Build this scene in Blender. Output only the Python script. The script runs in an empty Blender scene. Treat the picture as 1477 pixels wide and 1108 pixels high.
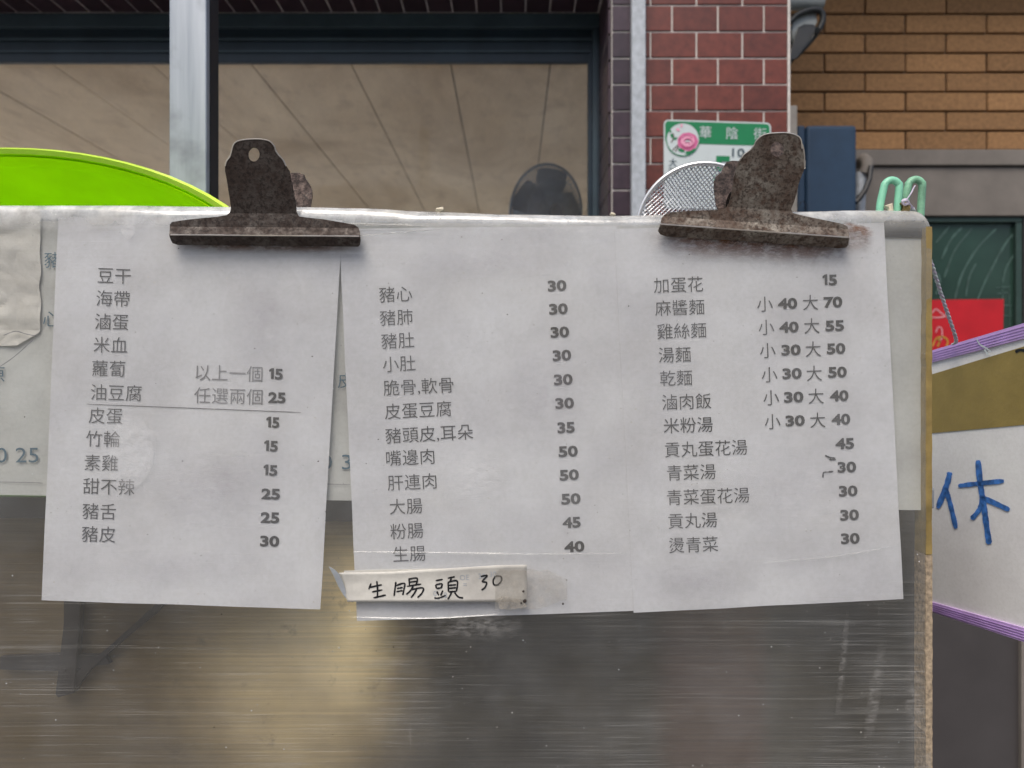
import bpy, bmesh, math, random
from mathutils import Vector, Matrix, noise as mnoise
R = math.radians
rnd = random.Random(7)
sc = bpy.context.scene
COL = sc.collection

# ------------------------------------------------------------------ camera, sky, sun, exposure
F = 1067.0                      # focal length in pixels of the 1477 wide photograph
CX, CY, CZ = 738.5, 554.0, 1.40
cd = bpy.data.cameras.new('camera'); cam = bpy.data.objects.new('camera', cd); COL.objects.link(cam)
cam.location = (0, 0, CZ); cam.rotation_euler = (R(90), 0, 0)
cd.sensor_width = 36; cd.lens = 36 * F / 1477; cd.clip_start = 0.02; cd.clip_end = 300
cd.dof.use_dof = True; cd.dof.focus_distance = 0.57; cd.dof.aperture_fstop = 9.5
sc.camera = cam
w = bpy.data.worlds.new('World'); sc.world = w; w.use_nodes = True
nt = w.node_tree
sky = nt.nodes.new('ShaderNodeTexSky'); sky.sky_type = 'NISHITA'; sky.sun_disc = False
SUN_EL, SUN_AZ = 58, 200        # high, behind the photographer
sky.sun_elevation = R(SUN_EL); sky.sun_rotation = R(SUN_AZ)
sky.air_density = 1.0; sky.dust_density = 4.0; sky.ozone_density = 1.0
nt.nodes['Background'].inputs[1].default_value = 0.10
nt.links.new(sky.outputs[0], nt.nodes['Background'].inputs[0])
sd = bpy.data.lights.new('sun', 'SUN'); sd.energy = 1.3; sd.angle = R(35); sd.color = (1, .95, .88)
so = bpy.data.objects.new('sun', sd); COL.objects.link(so)
_d = Vector((math.sin(R(SUN_AZ)) * math.cos(R(SUN_EL)), math.cos(R(SUN_AZ)) * math.cos(R(SUN_EL)), math.sin(R(SUN_EL))))
so.rotation_euler = (-_d).to_track_quat('-Z', 'Y').to_euler()
so.location = (0, -4, 9)
sc.view_settings.view_transform = 'Standard'; sc.view_settings.look = 'None'
sc.view_settings.exposure = 0.75; sc.view_settings.gamma = 1.0; sc.view_settings.use_curve_mapping = False
sc.render.engine = 'CYCLES'
sc.cycles.use_denoising = True
sc.cycles.transparent_max_bounces = 24; sc.cycles.max_bounces = 10; sc.cycles.diffuse_bounces = 5
sc.cycles.sample_clamp_indirect = 4

# ------------------------------------------------------------------ helpers
def P(x, y, d):
    """point at depth d metres that the photograph shows at pixel (x, y)"""
    return Vector(((x - CX) / F * d, d, CZ - (y - CY) / F * d))
def s2l(c):
    return tuple(((v / 255) / 12.92 if v / 255 <= .04045 else ((v / 255 + .055) / 1.055) ** 2.4) for v in c)
def tag(o, label=None, cat=None, group=None, kind=None):
    if label: o['label'] = label
    if cat: o['category'] = cat
    if group: o['group'] = group
    if kind: o['kind'] = kind
    return o
def empty(name, loc, label=None, cat=None, group=None, kind=None):
    o = bpy.data.objects.new(name, None); o.empty_display_size = .05; COL.objects.link(o); o.location = loc
    return tag(o, label, cat, group, kind)
def link(name, me, m=None, parent=None, smooth=False):
    o = bpy.data.objects.new(name, me); COL.objects.link(o)
    if m is not None and not me.materials: me.materials.append(m)
    if smooth:
        for p in me.polygons: p.use_smooth = True
        me.set_sharp_from_angle(angle=R(42))
    if parent is not None:
        o.parent = parent
        off = Vector(parent.location)
        if parent.parent: off += Vector(parent.parent.location)
        o.location = Vector(o.location) - off
    return o
def from_bm(name, bm, m, parent=None, smooth=False, recalc=True):
    if recalc: bmesh.ops.recalc_face_normals(bm, faces=bm.faces)
    me = bpy.data.meshes.new(name); bm.to_mesh(me); bm.free()
    return link(name, me, m, parent, smooth)
def box_bm(bm, x0, x1, y0, y1, z0, z1, bev=0):
    r = bmesh.ops.create_cube(bm, size=1)
    vs = r['verts']
    for v in vs:
        v.co = Vector(((x0 + x1) / 2 + v.co.x * (x1 - x0), (y0 + y1) / 2 + v.co.y * (y1 - y0), (z0 + z1) / 2 + v.co.z * (z1 - z0)))
    if bev:
        es = list({e for v in vs for e in v.link_edges})
        bmesh.ops.bevel(bm, geom=es, offset=bev, segments=2, profile=.5, affect='EDGES')
def box(name, b, m, parent=None, bev=0):
    bm = bmesh.new(); box_bm(bm, *b, bev=bev); return from_bm(name, bm, m, parent)
def tube_bm(bm, pts, r, n=10, closed=False, caps=True, rr=None):
    pts = [Vector(p) for p in pts]; N = len(pts); rings = []
    up = None
    for i, p in enumerate(pts):
        a = pts[(i - 1) % N] if (closed or i > 0) else p
        b = pts[(i + 1) % N] if (closed or i < N - 1) else p
        t = (b - a).normalized()
        if up is None:
            up = t.orthogonal().normalized()
        else:
            up = (up - t * up.dot(t)); up = up.normalized() if up.length > 1e-9 else t.orthogonal().normalized()
        s = t.cross(up)
        q = rr[i] if rr else r
        rings.append([bm.verts.new(p + (up * math.cos(2 * math.pi * k / n) + s * math.sin(2 * math.pi * k / n)) * q) for k in range(n)])
    for i in range(N if closed else N - 1):
        A, B = rings[i], rings[(i + 1) % N]
        sh = 0
        if closed and i == N - 1:
            sh = min(range(n), key=lambda k: (A[0].co - B[k].co).length)
        for k in range(n):
            bm.faces.new((A[k], A[(k + 1) % n], B[(k + 1 + sh) % n], B[(k + sh) % n]))
    if caps and not closed:
        bm.faces.new(rings[0][::-1]); bm.faces.new(rings[-1])
def tube(name, pts, r, m, parent=None, n=10, closed=False, rr=None):
    bm = bmesh.new(); tube_bm(bm, pts, r, n, closed, rr=rr); return from_bm(name, bm, m, parent, smooth=True)
def smooth_line(pts, k=6):
    """Catmull-Rom through 2D / 3D points"""
    pts = [Vector(p) for p in pts]
    if len(pts) < 3: 
        return [pts[0].lerp(pts[-1], i / k) for i in range(k + 1)]
    out = []
    for i in range(len(pts) - 1):
        p0 = pts[max(i - 1, 0)]; p1 = pts[i]; p2 = pts[i + 1]; p3 = pts[min(i + 2, len(pts) - 1)]
        for j in range(k):
            t = j / k
            out.append(.5 * ((2 * p1) + (p2 - p0) * t + (2 * p0 - 5 * p1 + 4 * p2 - p3) * t * t + (3 * p1 - p0 - 3 * p2 + p3) * t ** 3))
    out.append(pts[-1]); return out
def ribbon_bm(bm, pts, wd, fn, k=6, jitter=0):
    """flat pen stroke through picture-plane points, fn maps them onto the sheet"""
    L = smooth_line([Vector((p[0], p[1])) for p in pts], k)
    prev = None; N = len(L)
    for i, p in enumerate(L):
        a = L[max(i - 1, 0)]; b = L[min(i + 1, N - 1)]
        t = (b - a)
        if t.length < 1e-6: t = Vector((1, 0))
        t.normalize(); n = Vector((-t.y, t.x))
        h = wd / 2 * (1 + (rnd.random() - .5) * jitter)
        if i == 0 or i == N - 1: h *= .55
        v = (bm.verts.new(fn(*(p + n * h))), bm.verts.new(fn(*(p - n * h))))
        if prev: bm.faces.new((prev[0], prev[1], v[1], v[0]))
        prev = v
def strokes(name, lines, wd, fn, m, parent, jitter=.2, k=6):
    bm = bmesh.new()
    for l in lines: ribbon_bm(bm, l, wd, fn, k, jitter)
    return from_bm(name, bm, m, parent)
def fill_mesh(outline, holes=(), ext=0.0, bev=0.0, scale=1.0):
    """2D filled curve -> mesh (x, y = picture-like plane, z = thickness)"""
    cu = bpy.data.curves.new('outline', 'CURVE'); cu.dimensions = '2D'; cu.fill_mode = 'BOTH'; cu.extrude = ext; cu.bevel_depth = bev; cu.bevel_resolution = 1
    for loop in [outline] + list(holes):
        s = cu.splines.new('POLY'); s.points.add(len(loop) - 1)
        for p, q in zip(s.points, loop): p.co = (q[0], q[1], 0, 1)
        s.use_cyclic_u = True
    o = bpy.data.objects.new('tmp', cu); COL.objects.link(o)
    bpy.context.view_layer.update()
    me = bpy.data.meshes.new_from_object(o.evaluated_get(bpy.context.evaluated_depsgraph_get()))
    bpy.data.objects.remove(o); bpy.data.curves.remove(cu)
    return me
def ell(cx, cy, rx, ry, n=32, a=0):
    out = []
    for i in range(n):
        t = 2 * math.pi * i / n
        x, y = rx * math.cos(t), ry * math.sin(t)
        out.append((cx + x * math.cos(a) - y * math.sin(a), cy + x * math.sin(a) + y * math.cos(a)))
    return out
def rrect(x0, y0, x1, y1, r, n=6):
    out = []
    for cx, cy, a0 in ((x1 - r, y0 + r, -90), (x1 - r, y1 - r, 0), (x0 + r, y1 - r, 90), (x0 + r, y0 + r, 180)):
        for i in range(n + 1):
            a = R(a0 + 90 * i / n); out.append((cx + r * math.cos(a), cy + r * math.sin(a)))
    return out
def plate(name, outline, dfn, thick, m, parent, holes=(), cuts=(), bev=0, smooth=False):
    """plate with a pixel outline; dfn(px,py) gives its depth in metres; thick in metres"""
    me = fill_mesh(outline, holes, .5, 0)
    bm = bmesh.new(); bm.from_mesh(me); bpy.data.meshes.remove(me)
    bmesh.ops.remove_doubles(bm, verts=bm.verts, dist=1e-4)
    for c in cuts:
        bmesh.ops.bisect_plane(bm, geom=bm.verts[:] + bm.edges[:] + bm.faces[:], plane_co=(0, c, 0), plane_no=(0, 1, 0))
    for v in bm.verts:
        x, y, z = v.co
        d = dfn(x, y)
        p = P(x, y, d); p.y += (.5 - z) * thick
        v.co = p
    if bev: bmesh.ops.bevel(bm, geom=[e for e in bm.edges if e.is_manifold and e.calc_face_angle(0) > 1.2], offset=bev, segments=2, affect='EDGES', profile=.6)
    return from_bm(name, bm, m, parent, smooth)

_tc = {}
def text_geo(s, off=0.0, res=3):
    key = (s, off)
    if key not in _tc:
        cu = bpy.data.curves.new('text', 'FONT'); cu.body = s; cu.size = 1; cu.offset = off; cu.resolution_u = res; cu.fill_mode = 'FRONT'
        o = bpy.data.objects.new('tmp', cu); COL.objects.link(o)
        bpy.context.view_layer.update()
        me = bpy.data.meshes.new_from_object(o.evaluated_get(bpy.context.evaluated_depsgraph_get()))
        _tc[key] = ([tuple(v.co) for v in me.vertices], [tuple(p.vertices) for p in me.polygons])
        bpy.data.meshes.remove(me); bpy.data.objects.remove(o); bpy.data.curves.remove(cu)
    return _tc[key]
def text(name, s, x, y, em, fn, m, parent, rot=0, off=0.0, width=None, vc=.38, sx=1.0):
    """s starts at pixel x, its centre line at pixel y, em in pixels, rot degrees counter-clockwise"""
    V, Fc = text_geo(s, off)
    if not V: return None
    u0 = min(v[0] for v in V); u1 = max(v[0] for v in V)
    if width: sx = width / ((u1 - u0) * em)
    c, si = math.cos(R(rot)), math.sin(R(rot)); out = []
    for v in V:
        u = (v[0] - u0) * em * sx; q = (v[1] - vc) * em
        out.append(fn(x + u * c - q * si, y - (u * si + q * c)))
    me = bpy.data.meshes.new(name); me.from_pydata(out, [], Fc); me.update()
    return link(name, me, m, parent)

# ------------------------------------------------------------------ materials
class NT:
    def __init__(s, name):
        s.m = bpy.data.materials.new(name); s.m.use_nodes = True; s.t = s.m.node_tree
        s.b = s.t.nodes['Principled BSDF']; s.out = s.t.nodes['Material Output']
        s.tc = s.t.nodes.new('ShaderNodeTexCoord'); s.geo = s.t.nodes.new('ShaderNodeNewGeometry')
    def n(s, ty, **kw):
        x = s.t.nodes.new(ty)
        for k, v in kw.items():
            if isinstance(k, str) and hasattr(x, k): setattr(x, k, v)
        return x
    def l(s, a, b): s.t.links.new(a, b)
    def map(s, scale, src=None, loc=(0, 0, 0), rot=(0, 0, 0)):
        mp = s.n('ShaderNodeMapping'); mp.inputs['Scale'].default_value = scale; mp.inputs['Location'].default_value = loc; mp.inputs['Rotation'].default_value = rot
        s.l(src or s.geo.outputs['Position'], mp.inputs[0]); return mp.outputs[0]
    def noise(s, scale, detail=4, rough=.55, vec=None, dist=0):
        x = s.n('ShaderNodeTexNoise'); x.inputs['Scale'].default_value = scale; x.inputs['Detail'].default_value = detail
        x.inputs['Roughness'].default_value = rough; x.inputs['Distortion'].default_value = dist
        s.l(vec or s.geo.outputs['Position'], x.inputs['Vector']); return x.outputs['Fac']
    def ramp(s, fac, stops, interp='LINEAR'):
        x = s.n('ShaderNodeValToRGB'); x.color_ramp.interpolation = interp
        e = x.color_ramp.elements
        while len(e) < len(stops): e.new(.5)
        for i, (p, c) in enumerate(stops):
            e[i].position = p; e[i].color = (*c, 1) if len(c) == 3 else c
        s.l(fac, x.inputs[0]); return x.outputs[0]
    def mix(s, fac, a, b, mode='MIX'):
        x = s.n('ShaderNodeMix'); x.data_type = 'RGBA'; x.blend_type = mode
        for sock, v in ((x.inputs[0], fac), (x.inputs[6], a), (x.inputs[7], b)):
            if isinstance(v, (int, float)): sock.default_value = v
            elif isinstance(v, tuple): sock.default_value = (*v, 1) if len(v) == 3 else v
            else: s.l(v, sock)
        return x.outputs[2]
    def math(s, op, a, b=0.0, c=0.0, clamp=False):
        x = s.n('ShaderNodeMath'); x.operation = op; x.use_clamp = clamp
        for sock, v in zip(x.inputs, (a, b, c)):
            if isinstance(v, (int, float)): sock.default_value = v
            else: s.l(v, sock)
        return x.outputs[0]
    def bump(s, h, strength=.3, dist=.001):
        x = s.n('ShaderNodeBump'); x.inputs['Strength'].default_value = strength; x.inputs['Distance'].default_value = dist
        s.l(h, x.inputs['Height']); s.l(x.outputs[0], s.b.inputs['Normal']); return x.outputs[0]
    def xyz(s):
        x = s.n('ShaderNodeSeparateXYZ'); s.l(s.geo.outputs['Position'], x.inputs[0]); return x.outputs
    def set(s, **kw):
        for k, v in kw.items():
            i = s.b.inputs[k.replace('_', ' ')]
            if isinstance(v, (int, float)): i.default_value = v
            elif isinstance(v, tuple): i.default_value = (*v, 1) if len(v) == 3 else v
            else: s.l(v, i)
        return s
def ss(n, x, a, b):
    r = n.n('ShaderNodeMapRange'); r.interpolation_type = 'SMOOTHSTEP'; r.clamp = True
    r.inputs['From Min'].default_value = a; r.inputs['From Max'].default_value = b
    n.l(x, r.inputs['Value']); return r.outputs['Result']
def simple(name, c, rough=.5, metal=0.0, var=.12, scale=30, bump=.15, bd=.001, obj_var=0, **kw):
    n = NT(name); f = n.noise(scale, 5)
    lo = tuple(v * (1 - var) for v in c); hi = tuple(min(1, v * (1 + var)) for v in c)
    colr = n.ramp(f, [(.3, lo), (.7, hi)])
    if obj_var:
        oi = n.n('ShaderNodeObjectInfo')
        k = n.ramp(oi.outputs['Random'], [(0, (1 - obj_var,) * 3), (1, (1 + obj_var * .4,) * 3)])
        colr = n.mix(1.0, colr, k, 'MULTIPLY')
    n.set(Base_Color=colr, Roughness=rough, Metallic=metal, **kw)
    if bump: n.bump(n.noise(scale * 6, 4), bump, bd)
    return n.m

M = {}
M['paper'] = None
def mk_paper(name, base, seed, thin=0, mot=.78):
    n = NT(name)
    f1 = n.noise(14, 4, .6, n.map((1, 1, 1), loc=(seed, 0, 0))); f2 = n.noise(330, 4, .7)
    c = n.mix(n.ramp(f1, [(.38, (0, 0, 0)), (.66, (1, 1, 1))]), base, tuple(v * k for v, k in zip(base, (mot, mot * .99, mot))))
    c = n.mix(n.ramp(f2, [(.35, (1, 1, 1)), (.6, (0, 0, 0))]), c, n.mix(1.0, c, (.93, .93, .92), 'MULTIPLY'))
    # faint brown specks of dried broth
    vo = n.n('ShaderNodeTexVoronoi'); vo.inputs['Scale'].default_value = 55; n.l(n.map((1, .2, 1), loc=(seed, 0, seed)), vo.inputs['Vector'])
    sp = n.ramp(vo.outputs['Distance'], [(.012, (1, 1, 1)), (.03, (0, 0, 0))])
    gate = n.ramp(n.noise(25, 2, .5, n.map((1, 1, 1), loc=(0, 0, seed))), [(.52, (0, 0, 0)), (.62, (1, 1, 1))])
    c = n.mix(n.math('MULTIPLY', n.math('MULTIPLY', sp, gate), .55), c, (.16, .12, .08))
    n.set(Base_Color=c, Roughness=.75); n.bump(n.noise(45, 5), .45, .0009)
    if thin:
        tr = n.n('ShaderNodeBsdfTransparent'); m1 = n.n('ShaderNodeMixShader'); m1.inputs[0].default_value = thin
        n.l(n.b.outputs[0], m1.inputs[1]); n.l(tr.outputs[0], m1.inputs[2]); n.l(m1.outputs[0], n.out.inputs[0])
    return n.m
M['page'] = mk_paper('printed_paper', (.82, .825, .85), 0, .18, .84)
M['old_sheet'] = mk_paper('old_menu_paper', (.60, .61, .58), 4, .04)
M['crumple'] = mk_paper('crumpled_paper', (.66, .64, .58), 9)
M['ink'] = simple('black_print', (.058, .058, .065), .6, bump=0, var=.75, scale=16)
M['ink_soft'] = simple('faded_print', (.21, .21, .22), .6, bump=0, var=.4, scale=16)
M['ink_number'] = simple('bold_print', (.045, .045, .05), .6, bump=0, var=.7, scale=12)
M['blue_print'] = simple('blue_green_print', (.05, .12, .17), .6, bump=0)
M['pen'] = simple('black_pen', (.012, .012, .014), .4, bump=0)

def mk_film():
    n = NT('scratched_clear_plastic')
    xo, yo, zo = n.xyz()
    haze = n.ramp(n.noise(9, 5, .6), [(.3, (.03,) * 3), (.68, (.11,) * 3)])
    haze = n.math('ADD', haze, n.math('MULTIPLY', ss(n, zo, 1.22, 1.32), .06))
    # horizontal scratches: long thin streaks
    s1 = n.noise(1, 3, .5, n.map((9, 1, 900)))
    s2 = n.noise(1, 2, .5, n.map((3.5, 1, 420), loc=(3, 0, 1)))
    scr = n.math('ADD', n.ramp(s1, [(.63, (0,) * 3), (.72, (.17,) * 3)]), n.ramp(s2, [(.66, (0,) * 3), (.74, (.10,) * 3)]))
    s3 = n.noise(1, 3, .6, n.map((14, 1, 1500), loc=(0, 0, 4)))
    scr = n.math('ADD', scr, n.math('MULTIPLY', n.ramp(s3, [(.52, (0,) * 3), (.66, (.11,) * 3)]), n.ramp(n.noise(13, 3), [(.48, (0,) * 3), (.6, (1,) * 3)])))
    s4 = n.noise(1, 3, .6, n.map((420, 1, 9), loc=(7, 0, 0)))
    scr = n.math('ADD', scr, n.math('MULTIPLY', n.ramp(s4, [(.64, (0,) * 3), (.72, (.12,) * 3)]), n.ramp(n.noise(11, 3, .5, n.map((1, 1, 1), loc=(8, 0, 0))), [(.54, (0,) * 3), (.66, (1,) * 3)])))
    gate = n.ramp(n.noise(5, 2), [(.38, (.12,) * 3), (.56, (1,) * 3)])
    low = n.math('SUBTRACT', 1.0, ss(n, zo, 1.22, 1.26))
    scr = n.math('MULTIPLY', n.math('MULTIPLY', scr, gate), n.math('ADD', .16, low))
    # water marks, chalky worn whitening along the fold that also paints its sheen
    wear_sheen = n.math('MULTIPLY', ss(n, zo, 1.512, 1.534), n.ramp(n.noise(60, 6, .7), [(.3, (.15,) * 3), (.65, (.75,) * 3)]))
    vo = n.n('ShaderNodeTexVoronoi'); vo.inputs['Scale'].default_value = 210; n.l(n.map((1, .1, 1)), vo.inputs['Vector'])
    sp = n.ramp(vo.outputs['Distance'], [(.07, (.8,) * 3), (.13, (0,) * 3)])
    sg = n.ramp(n.noise(70, 2), [(.60, (0,) * 3), (.66, (1,) * 3)])
    tot = n.math('ADD', n.math('ADD', haze, scr), n.math('ADD', wear_sheen, n.math('MULTIPLY', sp, sg)), clamp=True)
    grime = n.ramp(n.noise(22, 5, .65), [(.4, (.78, .78, .75)), (.75, (.55, .52, .44))])
    dif = n.n('ShaderNodeBsdfDiffuse'); n.l(grime, dif.inputs[0])
    tr = n.n('ShaderNodeBsdfTransparent'); tr.inputs[0].default_value = (.95, .955, .95, 1)
    m1 = n.n('ShaderNodeMixShader'); n.l(tot, m1.inputs[0]); n.l(tr.outputs[0], m1.inputs[1]); n.l(dif.outputs[0], m1.inputs[2])
    gl = n.n('ShaderNodeBsdfGlossy'); gl.inputs['Roughness'].default_value = .14; gl.inputs[0].default_value = (1, 1, 1, 1)
    bp = n.n('ShaderNodeBump'); bp.inputs['Strength'].default_value = .35; bp.inputs['Distance'].default_value = .002
    n.l(n.math('ADD', n.noise(40, 4), n.math('MULTIPLY', s1, .3)), bp.inputs['Height']); n.l(bp.outputs[0], gl.inputs['Normal'])
    lw = n.n('ShaderNodeLayerWeight')
    fz = n.math('MULTIPLY_ADD', n.math('POWER', lw.outputs['Facing'], 5.0), .85, .07)
    m2 = n.n('ShaderNodeMixShader'); n.l(fz, m2.inputs[0]); n.l(m1.outputs[0], m2.inputs[1]); n.l(gl.outputs[0], m2.inputs[2])
    n.l(m2.outputs[0], n.out.inputs[0]); return n.m
M['film'] = mk_film()
def mk_tape():
    n = NT('clear_sticky_tape')
    f = n.ramp(n.noise(160, 4, .6), [(.35, (.10,) * 3), (.7, (.42,) * 3)])
    dif = n.n('ShaderNodeBsdfDiffuse'); dif.inputs[0].default_value = (.52, .48, .41, 1)
    tr = n.n('ShaderNodeBsdfTransparent')
    m1 = n.n('ShaderNodeMixShader'); n.l(f, m1.inputs[0]); n.l(tr.outputs[0], m1.inputs[1]); n.l(dif.outputs[0], m1.inputs[2])
    gl = n.n('ShaderNodeBsdfGlossy'); gl.inputs['Roughness'].default_value = .15
    bp = n.n('ShaderNodeBump'); bp.inputs['Strength'].default_value = .8; bp.inputs['Distance'].default_value = .002; n.l(n.noise(130, 3), bp.inputs['Height']); n.l(bp.outputs[0], gl.inputs['Normal'])
    m2 = n.n('ShaderNodeMixShader'); m2.inputs[0].default_value = .10; n.l(m1.outputs[0], m2.inputs[1]); n.l(gl.outputs[0], m2.inputs[2])
    n.l(m2.outputs[0], n.out.inputs[0]); return n.m
M['tape'] = mk_tape()

def mk_steel():
    """brushed stainless steel: blurred reflections and a glow painted in as coloured patches"""
    n = NT('brushed_steel_painted_glow'); xo, yo, zo = n.xyz()
    br = n.noise(1, 4, .6, n.map((4, 1, 500)))
    big = n.noise(7, 3, .5, n.map((1, 1, 1), loc=(2, 0, 5)))
    c = n.ramp(big, [(.35, (.022, .021, .018)), (.65, (.10, .092, .078))])
    # yellowish reflection painted on the left half, glow painted near the middle
    left = n.math('SUBTRACT', 1.0, ss(n, n.math('ADD', xo, n.math('MULTIPLY', n.noise(9, 3), .10)), -.16, .03))
    c = n.mix(n.math('MULTIPLY', left, .85), c, (.17, .13, .075))
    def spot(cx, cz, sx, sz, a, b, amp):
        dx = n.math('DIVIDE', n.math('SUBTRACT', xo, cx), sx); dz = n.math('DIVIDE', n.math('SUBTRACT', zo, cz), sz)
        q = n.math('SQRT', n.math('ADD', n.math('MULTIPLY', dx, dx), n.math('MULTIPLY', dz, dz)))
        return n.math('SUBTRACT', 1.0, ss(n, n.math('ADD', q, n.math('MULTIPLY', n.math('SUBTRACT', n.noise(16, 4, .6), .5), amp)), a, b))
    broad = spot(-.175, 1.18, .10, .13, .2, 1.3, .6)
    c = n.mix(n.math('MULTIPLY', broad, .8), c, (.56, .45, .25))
    painted_glow = spot(-.140, 1.222, .052, .072, .15, 1.3, .7)
    c = n.mix(painted_glow, c, (.97, .80, .45))  # warm hot spot painted in for a lamp's reflection
    # red-brown band painted for a blurred reflection
    red = n.math('MULTIPLY', ss(n, xo, .105, .14), n.math('SUBTRACT', 1.0, ss(n, xo, .195, .215)))
    c = n.mix(n.math('MULTIPLY', red, .38), c, (.17, .085, .065))
    c = n.mix(n.math('MULTIPLY', ss(n, xo, .315, .345), .6), c, (.25, .235, .23))  # paler right end, painted for the same blurred reflections
    c = n.mix(n.ramp(br, [(.35, (0,) * 3), (.75, (.5,) * 3)]), c, n.mix(1.0, c, (1.8, 1.7, 1.5), 'MULTIPLY'))
    st = n.ramp(n.noise(38, 6, .7), [(.60, (0,) * 3), (.75, (.6,) * 3)])
    c = n.mix(st, c, (.08, .07, .05))
    n.set(Base_Color=c, Metallic=n.math('MULTIPLY', .6, n.math('SUBTRACT', 1.0, n.math('MAXIMUM', painted_glow, n.math('MULTIPLY', broad, .7)))), Roughness=n.ramp(n.noise(30, 4), [(.3, (.30,) * 3), (.7, (.5,) * 3)]))
    n.bump(n.math('ADD', br, n.noise(20, 3)), .25, .001); return n.m
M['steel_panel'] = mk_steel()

def mk_rust(name, c0, c1, c2, seed):
    n = NT(name); v = n.map((1, 1, 1), loc=(seed, seed, 0))
    a = n.noise(150, 6, .7, v); b = n.noise(420, 4, .65, v); d = n.noise(35, 4, .6, v)
    c = n.ramp(a, [(.36, c1), (.5, c0), (.66, c2)])
    c = n.mix(n.ramp(d, [(.4, (0,) * 3), (.65, (.8,) * 3)]), c, c1)
    c = n.mix(n.ramp(b, [(.50, (0,) * 3), (.60, (.72,) * 3)]), c, tuple(v_ * .35 for v_ in c1))
    n.set(Base_Color=c, Metallic=.45, Roughness=n.ramp(a, [(.4, (.75,) * 3), (.65, (.45,) * 3)])); n.bump(n.math('ADD', a, b), .6, .0006); return n.m
M['rust_dark'] = mk_rust('dark_rusty_steel', (.070, .056, .048), (.040, .026, .020), (.105, .092, .080), 1)
M['rust_grey'] = mk_rust('grey_rusty_steel', (.20, .175, .145), (.085, .052, .036), (.30, .275, .23), 6)
M['rust_inner'] = mk_rust('brown_rusty_steel', (.075, .050, .042), (.020, .013, .011), (.13, .095, .075), 3)
M['bright_edge'] = simple('worn_highlight_steel', (.75, .70, .62), .3, .8, bump=0)
M['rust_stain'] = None
def mk_stain(name, colr, seed, lo=.42, hi=.62, mx=.75):
    n = NT(name)
    f = n.ramp(n.noise(130, 6, .7, n.map((1, 1, 2.2), loc=(seed, 0, 0))), [(lo, (0,) * 3), (hi, (mx,) * 3)])
    uv = n.n('ShaderNodeAttribute'); uv.attribute_name = 'fade'
    f = n.math('MULTIPLY', f, uv.outputs['Fac'])
    dif = n.n('ShaderNodeBsdfDiffuse'); dif.inputs[0].default_value = (*colr, 1); tr = n.n('ShaderNodeBsdfTransparent')
    m1 = n.n('ShaderNodeMixShader'); n.l(f, m1.inputs[0]); n.l(tr.outputs[0], m1.inputs[1]); n.l(dif.outputs[0], m1.inputs[2])
    n.l(m1.outputs[0], n.out.inputs[0]); return n.m
M['rust_stain'] = mk_stain('rust_stain', (.17, .070, .030), 2, .36, .56, .95)
M['white_residue_and_bump_light'] = mk_stain('white_residue_and_bump_light', (.80, .80, .80), 8, .25, .6, .28)
M['pale_drip'] = mk_stain('pale_drip', (.62, .60, .57), 11, .42, .62, .22)
M['grey_film'] = mk_stain('grey_film', (.40, .38, .42), 15, .2, .8, .22)
M['stain_pale'] = simple('pale_water_stain', (.58, .56, .50), .8, bump=0)
M['black_grime'] = mk_stain('black_grime', (.05, .045, .04), 5, .3, .6, .85)

M['lime'] = simple('lime_green_plastic', (.56, .93, .004), .32, var=.10, scale=14, bump=.12, bd=.002, Subsurface_Weight=.0)
M['lime_rim'] = simple('lime_green_rim', (.66, .94, .08), .3, var=.04, bump=0)
M['tube_steel'] = None
def mk_tube_steel():
    n = NT('galvanised_square_tube')
    f = n.noise(1, 4, .6, n.map((60, 60, 3))); g = n.noise(12, 4, .6)
    c = n.mix(n.ramp(g, [(.5, (0,) * 3), (.72, (.7,) * 3)]), n.ramp(f, [(.3, (.30, .33, .37)), (.7, (.46, .49, .53))]), (.15, .155, .17))
    n.set(Base_Color=c, Metallic=.5, Roughness=.42); n.bump(f, .2, .0006); return n.m
M['tube_steel'] = mk_tube_steel()
M['chrome'] = simple('polished_wire', (.80, .80, .80), .3, .6, bump=0, var=.1)
M['black_rubber'] = simple('black_paint', (.010, .010, .012), .5, bump=.1)
M['dark_rail'] = simple('dark_brown_rail', (.014, .011, .010), .5)
M['grey_trim'] = simple('pale_worn_trim', (.42, .45, .48), .5, .15, var=.18, scale=60, bump=.3)
M['frame'] = simple('blue_black_window_paint', (.018, .034, .050), .4, .0, var=.2, scale=12)
M['frame_edge'] = simple('slate_blue_window_paint', (.050, .078, .098), .42, .0, var=.2, scale=12)
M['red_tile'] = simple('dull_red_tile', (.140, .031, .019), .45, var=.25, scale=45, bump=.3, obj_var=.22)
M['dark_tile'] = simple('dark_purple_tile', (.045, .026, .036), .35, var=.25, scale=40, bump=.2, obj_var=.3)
M['grout_white'] = simple('pale_grout', (.62, .58, .54), .9, var=.15, scale=80, bump=.5)
M['grout_dark'] = simple('dirty_grout', (.55, .52, .54), .9, var=.2, scale=80, bump=.4)
M['tan_brick'] = simple('tan_brick', (.30, .160, .066), .85, var=.22, scale=70, bump=.55, bd=.002, obj_var=.22)
M['mortar_dark'] = simple('dark_mortar', (.12, .080, .052), .95, bump=.5)
M['concrete'] = simple('grey_brown_render', (.185, .165, .145), .85, var=.15, scale=10, bump=.4)
M['blue_box'] = simple('faded_navy_paint', (.018, .047, .092), .55, var=.12, scale=25, bump=.15)
M['beige'] = simple('beige_paint', (.34, .31, .27), .6)
M['mint'] = simple('mint_green_plastic', (.24, .60, .40), .4, var=.14, scale=90, bump=.15)
M['mint_dirty'] = simple('weathered_mint_plastic', (.22, .47, .30), .45, var=.35, scale=120, bump=.3)
M['white_board'] = mk_paper('white_foam_board', (.88, .88, .86), 13, 0, .92)
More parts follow.
